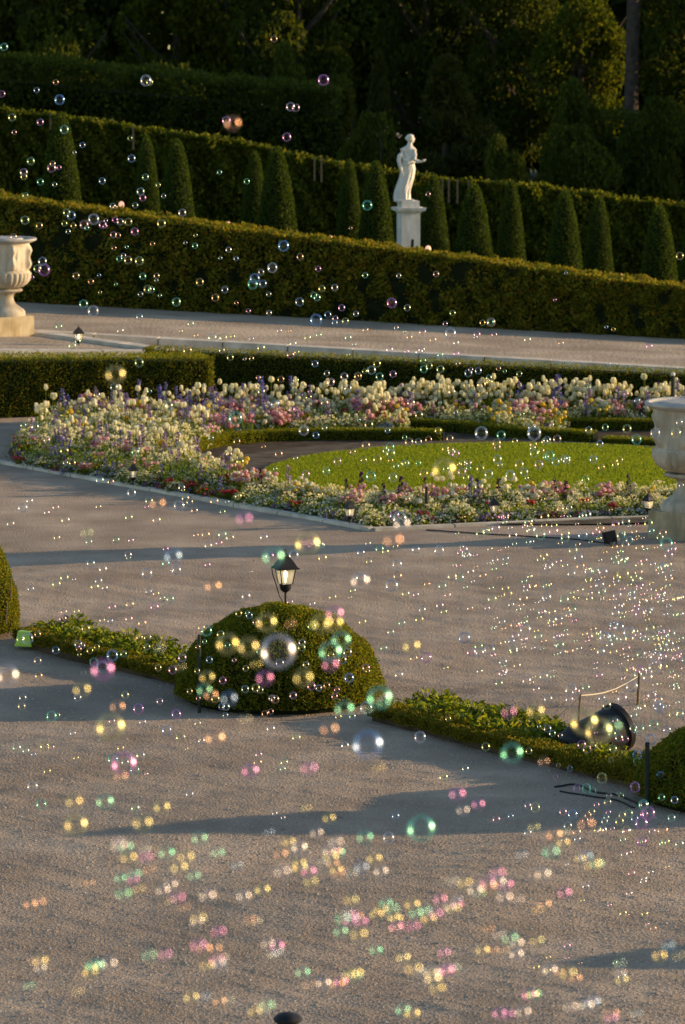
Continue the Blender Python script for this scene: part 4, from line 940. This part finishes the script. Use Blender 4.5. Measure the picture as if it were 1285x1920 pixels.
# ------------------------------------------------------------------ soap bubbles
HUE = {'w': (1.0, .97, .92), 'g': (.18, 1.0, .58), 'b': (.25, .60, 1.0), 'm': (1.0, .28, .85), 'y': (1.0, .88, .16), 'o': (1.0, .52, .16)}
def bubblemat(name, rough, island=False, gain=1.0):
    m, t, n, l, b = newmat(name); n.remove(b)
    lw = n.new('ShaderNodeLayerWeight'); lw.inputs[0].default_value = .5
    k_ = [(0, .015), (.16, .03), (.30, .20), (.40, .34), (.52, .20), (.72, .20), (.88, .42), (1, .7)]
    if 'near' in name: k_ = k_[:4] + [(.52, .13), (.72, .07), (.88, .12), (1, .25)]
    ma = ramp(n, [(p, (min(1, v * gain),) * 3) for p, v in k_]); l.new(lw.outputs['Facing'], ma.inputs[0])
    g = n.new('ShaderNodeBsdfGlossy'); g.inputs['Roughness'].default_value = rough; tr = n.new('ShaderNodeBsdfTransparent'); mx = n.new('ShaderNodeMixShader')
    # film colour: base tint of the bubble, swirled over its skin and with the viewing angle
    if island:
        ge = n.new('ShaderNodeNewGeometry'); cr = ramp(n, [(0, HUE['w']), (.16, HUE['g']), (.32, HUE['y']), (.48, HUE['m']), (.60, HUE['w']), (.72, HUE['b']), (.84, HUE['y']), (.92, HUE['o'])]); l.new(ge.outputs['Random Per Island'], cr.inputs[0]); base = cr.outputs[0]
    else:
        oi = n.new('ShaderNodeObjectInfo'); base = oi.outputs['Color']
    geo = n.new('ShaderNodeNewGeometry'); no = n.new('ShaderNodeTexNoise'); no.inputs['Scale'].default_value = 22; no.inputs['Detail'].default_value = 2; l.new(geo.outputs['Position'], no.inputs['Vector'])
    ad = n.new('ShaderNodeMath'); ad.operation = 'MULTIPLY_ADD'; ad.inputs[1].default_value = 1.4; l.new(no.outputs[0], ad.inputs[0]); l.new(lw.outputs['Facing'], ad.inputs[2])
    fr = n.new('ShaderNodeMath'); fr.operation = 'FRACT'; l.new(ad.outputs[0], fr.inputs[0])
    sw = ramp(n, [(0, (1, .6, .9)), (.25, (.55, .8, 1)), (.5, (.55, 1, .75)), (.75, (1, .9, .5)), (1, (1, .6, .9))]); l.new(fr.outputs[0], sw.inputs[0])
    mi = n.new('ShaderNodeMix'); mi.data_type = 'RGBA'; mi.inputs[0].default_value = .3; l.new(base, mi.inputs[6]); l.new(sw.outputs[0], mi.inputs[7])
    l.new(mi.outputs[2], g.inputs[0]); l.new(ma.outputs[0], mx.inputs[0]); l.new(tr.outputs[0], mx.inputs[1]); l.new(g.outputs[0], mx.inputs[2])
    l.new(mx.outputs[0], n['Material Output'].inputs[0]); return m
M['bub'] = bubblemat('soap_film', .11); M['bubn'] = bubblemat('soap_film_near', .34, gain=1.25); M['bubi'] = bubblemat('soap_film_many', .27, True, .75)
def ico(sub):
    import bmesh
    b = bmesh.new(); bmesh.ops.create_icosphere(b, subdivisions=sub, radius=1.0); me = bpy.data.meshes.new('soap_bubble'); b.to_mesh(me); b.free()
    me.polygons.foreach_set('use_smooth', [True] * len(me.polygons)); return me
me_s, me_n = ico(3), ico(3); me_s.materials.append(M['bub']); me_n.materials.append(M['bubn'])
SH = """8,88,8g 4,176,7w 69,169,6w 105,154,6y 112,187,10b 274,151,11w 281,154,7y 23,220,8m 76,229,7y 27,248,5y 121,243,9y 155,272,6w 140,286,4y 58,302,8b 45,323,8b 45,331,7y 97,315,9w 99,307,6w 111,314,5w 76,341,7w 103,346,5w 48,366,6m 192,339,7m 244,259,5w 247,297,8y 273,332,7y 297,347,5w 264,359,8g 268,371,7w 254,385,6w 216,388,5g 134,404,9w 176,411,11w 158,421,9b 163,427,5m 138,423,6y 121,419,6w 74,423,7w 128,434,5y 216,412,6y 226,416,7w 241,416,8o 197,424,5g 213,440,7m 253,434,8b 303,419,9g 214,465,5y 238,463,4w 224,485,6w 232,479,5w 80,490,9g 83,506,12m 60,520,5w 143,517,7g 171,528,6y 186,516,4w 268,518,7m 294,517,6w 277,542,8b 284,543,7o 300,554,4g 188,548,4w 26,444,7g
342,399,8y 366,461,6y 348,455,4o 367,441,4y 429,468,6m 532,461,11b 511,502,10w 478,522,10b 474,533,10g 490,510,6b 375,529,8g 422,543,7w 404,558,8b 331,566,9m 466,583,5w 597,504,6y 604,541,7b 628,539,7o 589,554,7b 595,558,7y 562,566,9g 641,577,7g 615,590,7w 593,600,12b 629,597,6m 628,605,6y 648,602,7g 419,633,8w 524,620,5w 472,635,5w 577,633,7w 598,628,6w 550,644,7y 653,633,7m 352,657,9w 490,652,8b 557,660,5g 432,670,7w 472,672,5m 591,682,7w 485,708,5y 527,711,7o 555,713,6y 613,700,6w 646,706,8g 621,716,8w 697,694,9b 684,696,5w 689,385,10g 514,73,7y 607,150,11m 545,200,9g 555,202,8g 425,226,9b 538,257,9g 412,323,5w 463,340,6y 803,364,5y 1275,480,8b 735,568,10m 764,577,7o 849,587,6m 835,607,5m 905,605,6m 921,604,9g 845,625,11w 748,517,5w 685,516,6o 768,632,6w 812,637,7w 826,665,6w 856,663,6w 763,659,5w 157,570,9w 175,583,11w 111,612,7w 226,620,7w 262,594,7w 146,640,6w 136,648,8m
712,706,8g 795,692,8y 805,686,7g 826,692,8b 897,695,7y 935,691,5g 974,701,6w 883,693,5o 947,696,4o 917,708,6w 903,812,13w 1002,812,14w 940,816,9w 1026,825,8w 966,827,6m 844,822,7y 804,824,7w 822,807,7g 785,828,7b 727,807,6g 759,820,5w 692,796,9w 786,778,8y 771,755,8b 1104,806,7y 1176,804,9m 1194,824,10g 1229,812,10w 1268,812,10y 1031,855,10g 1042,866,8g 1002,850,9m 974,871,9g 933,861,9w 901,878,8g 917,889,9w 957,891,10w 879,868,6w 855,851,8b 708,861,9w 733,850,9w 724,845,7w 743,874,6g 696,893,10g 737,895,9g 795,888,9g 1064,859,6m 1128,876,7g 1154,871,7g 1011,871,9g 1098,899,8w 570,807,10w 121,845,9w 136,868,7g 442,784,14g 182,740,7b 214,726,8g 523,851,8w 574,889,8g 612,883,8g 341,914,7g 447,930,7b 66,800,8w 44,797,6w 254,847,8w 516,757,9m 620,717,8w
208,903,7w 247,924,9m 280,939,8w 336,948,11w 356,941,7w 365,957,7b 348,934,8g 43,952,10w 56,939,7g 105,951,7w 88,961,6w 123,975,9w 242,970,8w 185,950,6m 107,1008,7m 167,1016,7w 218,1012,7y 246,1013,6g 386,1002,9w 391,1023,8w 411,1018,7w 311,1029,6w 276,1075,11w 331,1069,10w 121,1083,9m 106,1095,9w 58,1104,7m 178,1100,9w 185,1089,8w 197,1102,6w 279,1109,7w 293,1113,7w 305,1121,6w 244,1133,9w 211,1138,8g 290,1138,9o 20,982,8o 506,1042,9w 551,1041,10w 605,1046,9w 495,1007,8w 677,1036,8w 723,1034,7w 780,1030,8w 824,1032,10w 745,1058,10w 746,1080,9w 735,1098,13w 692,1053,6w 750,972,14w 740,966,10m 742,1024,6w 662,1107,6w 761,1113,8m 792,1143,7w 825,1135,8w 680,1166,8w 754,1168,7w 733,1185,7g 720,1215,7g 800,1233,11m 776,1234,8b 448,1150,7w 464,1149,5w 414,1189,8w 480,1166,7w 585,1174,9w 566,1214,8o 487,1221,7w 574,1246,7w 525,1243,9y 621,1228,7w 642,1237,9w 652,1223,9y 687,1252,8b 586,1132,6b 677,1082,10w
388,1183,11g 384,1203,5g 371,1213,5g 342,1233,9w 324,1256,9y 393,1237,7g 370,1258,6w 427,1210,6w 418,1276,8b 460,1292,8y 480,1290,9y 488,1294,7g 516,1311,9w 510,1309,7w 550,1304,8o 598,1290,7w 613,1285,7w 632,1293,6w 655,1271,10b 687,1327,13w 404,1310,9g 416,1325,7b 424,1325,8g 331,1339,10m 371,1356,7m 423,1341,6g 313,1369,10b 339,1382,10y 378,1389,7w 497,1338,7w 508,1334,6b 508,1366,9o 556,1383,9m 635,1344,7g 661,1343,7o 356,1296,6m 372,1309,5w 211,1229,12b 192,1250,12w 105,1219,8o 169,1220,7m 154,1211,7o 148,1217,6y 182,1213,6g 232,1226,7m 176,1241,9w 71,1239,8w 73,1267,8g 157,1262,6w 297,1252,7w 52,1197,12w 39,1198,9g 120,1147,7y 144,1146,6w 118,1160,8w 161,1178,9w 267,1168,9b 277,1195,8w 262,1195,7w 276,1213,7w 71,1189,7w 192,1163,6g 207,1164,6g 242,1160,8w 62,1285,8y 43,1308,8o 41,1324,8w 97,1343,11g 108,1341,6y 146,1308,8w 235,1303,8g 260,1329,11m 300,1315,7y 210,1352,7w 137,1375,6w 32,1402,9y 84,1399,10y 96,1401,7w 212,1424,11g 235,1429,8w 264,1416,9y 253,1444,10g 89,1446,8g 61,1474,11w 78,1508,11g 254,1515,9y 356,1489,8w 143,1421,6w
788,1382,12w 911,1400,9b 992,1408,7g 832,1457,9w 873,1441,7w 1004,1514,10y 990,1510,7w 931,1536,8m 958,1530,6g 1129,1459,11y 1100,1478,10g 1082,1478,8b 1112,1483,8w 1191,1476,11m 1240,1455,10b 1069,1441,6o 1047,1435,5o 1042,1457,6w 1207,1509,11g 1216,1525,14m 1203,1543,13m 1179,1525,9w 1175,1558,10y 1162,1540,9b 1134,1540,7w 1074,1527,10b 1056,1522,8m 1082,1560,9w 1065,1548,9m 1083,1573,7y 1058,1575,6w 1243,1557,11o 1223,1558,7g 1204,1578,10m 1248,1578,9w 1110,1522,7g 1119,1509,6w 1121,1556,8m 1274,1582,9w 990,1561,8m 729,1571,12w 742,1530,8w 1071,1293,12w 1099,1289,8w 1068,1311,8w 1028,1310,9w 1138,1322,9b 1189,1341,7w 1154,1351,6m 1128,1348,5g 1148,1376,8g 1161,1383,8b 1173,1386,7b 1091,1396,9g 1101,1405,9b 1112,1399,7o 1150,1404,8g 1188,1365,8g 1199,1367,10g 1226,1359,10g 1251,1368,8y 1263,1339,10y 1275,1339,8m 1237,1327,10b 1221,1386,12b 1195,1416,10b 1195,1428,9g 1243,1416,9y 1255,1413,7w 1273,1421,9g 1146,1425,6o 1165,1492,6m 1142,1492,6w 1241,1495,7g 1265,1500,8g 1027,1366,8w 1036,1375,7g 1167,1309,10w 1185,1287,12w
871,1196,12b 918,1218,11w 985,1180,11w 966,1171,10w 963,1218,9w 943,1262,9w 1025,1120,10w 1168,1077,13y 1194,1086,10w 1250,1020,13g 1200,1150,10w 1135,1195,12w 1180,1185,12w 1215,1270,10w 1230,1230,12w 1229,1250,14w 1085,1045,9w 1075,1032,9g 862,1083,9w 874,1040,9b 870,1030,8g 1030,1060,9w 982,1122,9w 948,1103,8w 1200,1098,8w 1246,1062,9m 1093,1003,10w 1038,996,10w 1060,1008,9w 1014,1003,10w 901,1000,9w 930,990,9m 912,995,8g 1100,965,10w 1022,968,9w 947,968,9g 967,1192,8w 988,1276,9w 1020,1268,9w"""
BL = """437,231,14o 217,702,18y 833,880,22y 296,944,13o 325,1043,16b 164,999,10y 400,1099,14o 577,1019,24y 513,1044,20g 458,972,13m 676,1089,17w 738,1013,16o 754,982,14w 500,1167,19y 604,1168,19y 628,1150,16m 625,1168,18y 427,1207,21y 466,1213,19y 522,1221,36w 620,1222,22g 620,1246,14m 772,1211,15y 481,1245,9o 389,1270,13y 384,1294,13g 396,1303,12o 497,1271,15m 569,1271,17y 646,1329,17g 712,1308,24g 404,1384,18o 618,1367,15o 690,1396,30b 461,1349,10o 193,1255,22m 14,1267,22w 154,1293,15y 221,1325,13o 208,1363,28y 233,1432,25m 227,1456,11o 197,1503,16g 140,1503,14y 143,1546,22y 268,1543,17y 304,1513,14y 1096,1354,26y 1123,1370,27y 960,1412,21g 790,1553,28g 574,1020,10y 470,1445,15m 580,1440,13m 690,1330,8g 897,1508,11m 1100,1545,14o 1040,1565,14o 1020,1428,9y 712,1440,10y 430,1310,14b 575,1515,8y 640,1200,18g 545,1170,9y 505,1560,9y 955,1335,12m 1005,1333,15y 1150,1362,14g 340,1250,8y 300,1215,8o 720,1318,11g 1060,1560,9y"""
CLUS = [(255,1605,28,7),(330,1610,40,5),(370,1655,60,9),(195,1657,30,4),(470,1660,20,3),(575,1600,42,13),(640,1600,45,8),(690,1640,25,4),(690,1660,60,5),(620,1715,40,4),(700,1725,40,10),(740,1735,30,6),(830,1700,30,7),(940,1690,40,5),(1010,1700,25,4),(960,1765,32,8),(375,1720,10,2),(490,1730,14,2),(390,1780,30,6),(420,1800,20,4),(510,1785,15,5),(290,1800,20,2),(185,1813,24,5),(50,1800,25,4),(630,1840,30,8),(770,1815,25,5),(840,1815,22,7),(820,1850,15,3),(1050,1825,20,4),(1170,1815,20,3),(1240,1790,30,4),(1000,1870,20,3),(1090,1885,20,3),(1145,1890,20,3),(780,1895,15,2),(500,1895,20,4),(380,1880,20,2),(955,1900,15,3),(150,1860,10,1),(425,1868,15,2),(880,1500,15,2),(900,1670,30,4),(1000,1615,30,4),(1110,1625,20,3),(75,1700,14,2),(1080,1590,40,3)]
TINY = [(1190,1150,60,75,150),(1010,1110,60,45,42),(960,1160,50,50,26),(1110,1040,80,45,46),(1230,1240,38,60,70),(980,1240,60,30,20),(1190,1010,55,28,40),(1090,1200,60,60,40),(900,1060,60,50,24),(960,990,70,18,24),(1150,1330,80,40,16),(1190,1560,60,45,30),(1150,1650,70,60,18),(1060,1790,70,20,10),(900,870,150,30,40),(800,690,120,30,14),(640,820,330,60,40),(300,1000,230,80,30),(640,1130,180,90,26),(200,1400,180,90,14),(600,640,330,25,22),(240,470,180,60,24),(750,700,160,60,22),(470,1360,200,60,14),(560,560,220,60,14)]
items = []                                       # (px, py, r_px, colour, near)
for tok in SH.split():
    a, b_, c = tok.split(','); items.append((int(a), int(b_), float(c[:-1]), c[-1], False))
for tok in BL.split():
    a, b_, c = tok.split(','); items.append((int(a), int(b_), float(c[:-1]), c[-1], True))
rb = random.Random(5)
for x, y, s, k in CLUS:
    for _ in range(int(k * .95 + .5)): items.append((x + rb.gauss(0, s * .95), y + rb.gauss(0, s * .6), rb.uniform(9, 14), rb.choice('yyygggmmobww'), True))
for x, y, sx, sy, k in TINY:
    for _ in range(int(k * .85)): items.append((x + rb.gauss(0, sx), y + rb.gauss(0, sy), 3.4 + 6 * rb.random() ** 1.4, rb.choice('wwwwggyymbo'), False))
bl_ = []
for (px, py, r, h, near) in items:
    if not (-20 < px < 1305 and 40 < py < 1935): continue
    Ygr = CAM_H * FPX / max(py, 1)
    if near: Yb = rb.uniform(8.6, 11.5) if r < 20 else rb.uniform(9.5, 12.5)
    else: Yb = min(rb.uniform(30.5, 37.5), Ygr * .965 - .2)
    if not near and 1130 < py < 1340 and 320 < px < 725: Yb = min(Yb, 33.6)
    p = P(px, py, Yb); bl_.append((r * (1.0 if near else 1.0), p, r * Yb / FPX, h, near, px, py))
bl_.sort(key=lambda q: -q[0])
def where(px, py):
    if py < 370 + px * .13: return 'the dark wood and yew cones'
    if py < 562 + px * .056: return 'the sloping tall hedge'
    if py < 700: return 'the upper gravel path'
    if py < 862 + max(0, min(px, 700)) * .18 - max(0, px - 700) * .03: return 'the flower bed and lawn'
    if 325 < px < 725 and 1135 < py < 1340: return 'the big boxwood dome'
    if px > 1040 and 1310 < py < 1500: return 'the barrel floodlight and right dome'
    if py < 1250: return 'the gravel beyond the border'
    return 'the near gravel'
UNI = {(522, 1221): 'largest soap bubble, blurred and pale, in the middle of the dome', (690, 1396): 'big blurred violet bubble just below the right foot of the dome', (211, 1229): 'sharp teal blue bubble on the edging left of the dome',
       (83, 506): 'sharp pink rimmed bubble to the right of the left urn', (176, 411): 'clear round bubble at the top edge of the tall hedge, left', (511, 502): 'clear bubble in the middle of the tall hedge', (607, 150): 'lone pink bubble high before the dark wood',
       (689, 385): 'small cyan bubble before the yew cone left of the statue', (903, 812): 'large clear bubble above the lawn edge, left of a twin', (1002, 812): 'large clear bubble above the lawn edge, right of a twin', (388, 1183): 'teal rimmed bubble at the upper left of the dome',
       (593, 600): 'cyan arched bubble over the far edge of the upper path', (532, 461): 'bubble with yellow and pink glints on the top line of the tall hedge', (790, 1553): 'large blurred bubble with two glints in the long gravel shadow', (1168, 1077): 'yellow rimmed bubble on the gravel below the right urn',
       (208, 1363): 'large blurred yellow bubble left of the dome over shaded gravel', (833, 880): 'large faint bubble with two yellow glints over the lawn', (274, 151): 'clear double glint bubble high on the left before the dark wood', (336, 948): 'clear bubble below the kerb beside an orange blur', (735, 1098): 'clear wide bubble on the lit gravel right of the lantern'}
rest = []
for j, (r, p, rad, h, near, px, py) in enumerate(bl_):
    c = HUE[h]
    if j >= 300: rest.append((p, rad)); continue
    nm = ('blurred' if near else 'sharp'); u = UNI.get((round(px), round(py))); cw = {'w': 'clear', 'g': 'greenish', 'b': 'bluish', 'm': 'pinkish', 'y': 'golden', 'o': 'orange'}[h]
    sd_ = 'left' if px < 428 else 'middle' if px < 856 else 'right'; lb = '%s %s soap bubble over %s, %s of the picture' % (nm, cw, where(px, py), sd_)
    o = obj('soap_bubble', me_n if near else me_s, None, p, 0, u or lb, 'bubble', None if u else lb.replace('soap bubble', 'soap bubbles'), None, (rad,) * 3)
    o.color = (*c, 1)
    o.rotation_euler = (rb.uniform(0, 6), rb.uniform(0, 6), 0)
im = ico(2); vv = np.empty(len(im.vertices) * 3); im.vertices.foreach_get('co', vv); vv = vv.reshape(-1, 3)
ff = np.empty(len(im.polygons) * 3, dtype=np.int32); im.polygons.foreach_get('vertices', ff); ff = ff.reshape(-1, 3)
V = np.concatenate([vv * r + np.array(p) for p, r in rest]); F = np.concatenate([ff + k * len(vv) for k in range(len(rest))])
obj('soap_bubble_swarm', np_mesh('soap_bubble_swarm', V, F, M['bubi'], True), label='swarm of the smallest soap bubbles drifting over the garden', cat='bubbles', kind='stuff')
print('bubbles', len(bl_), 'flowers', CNT)
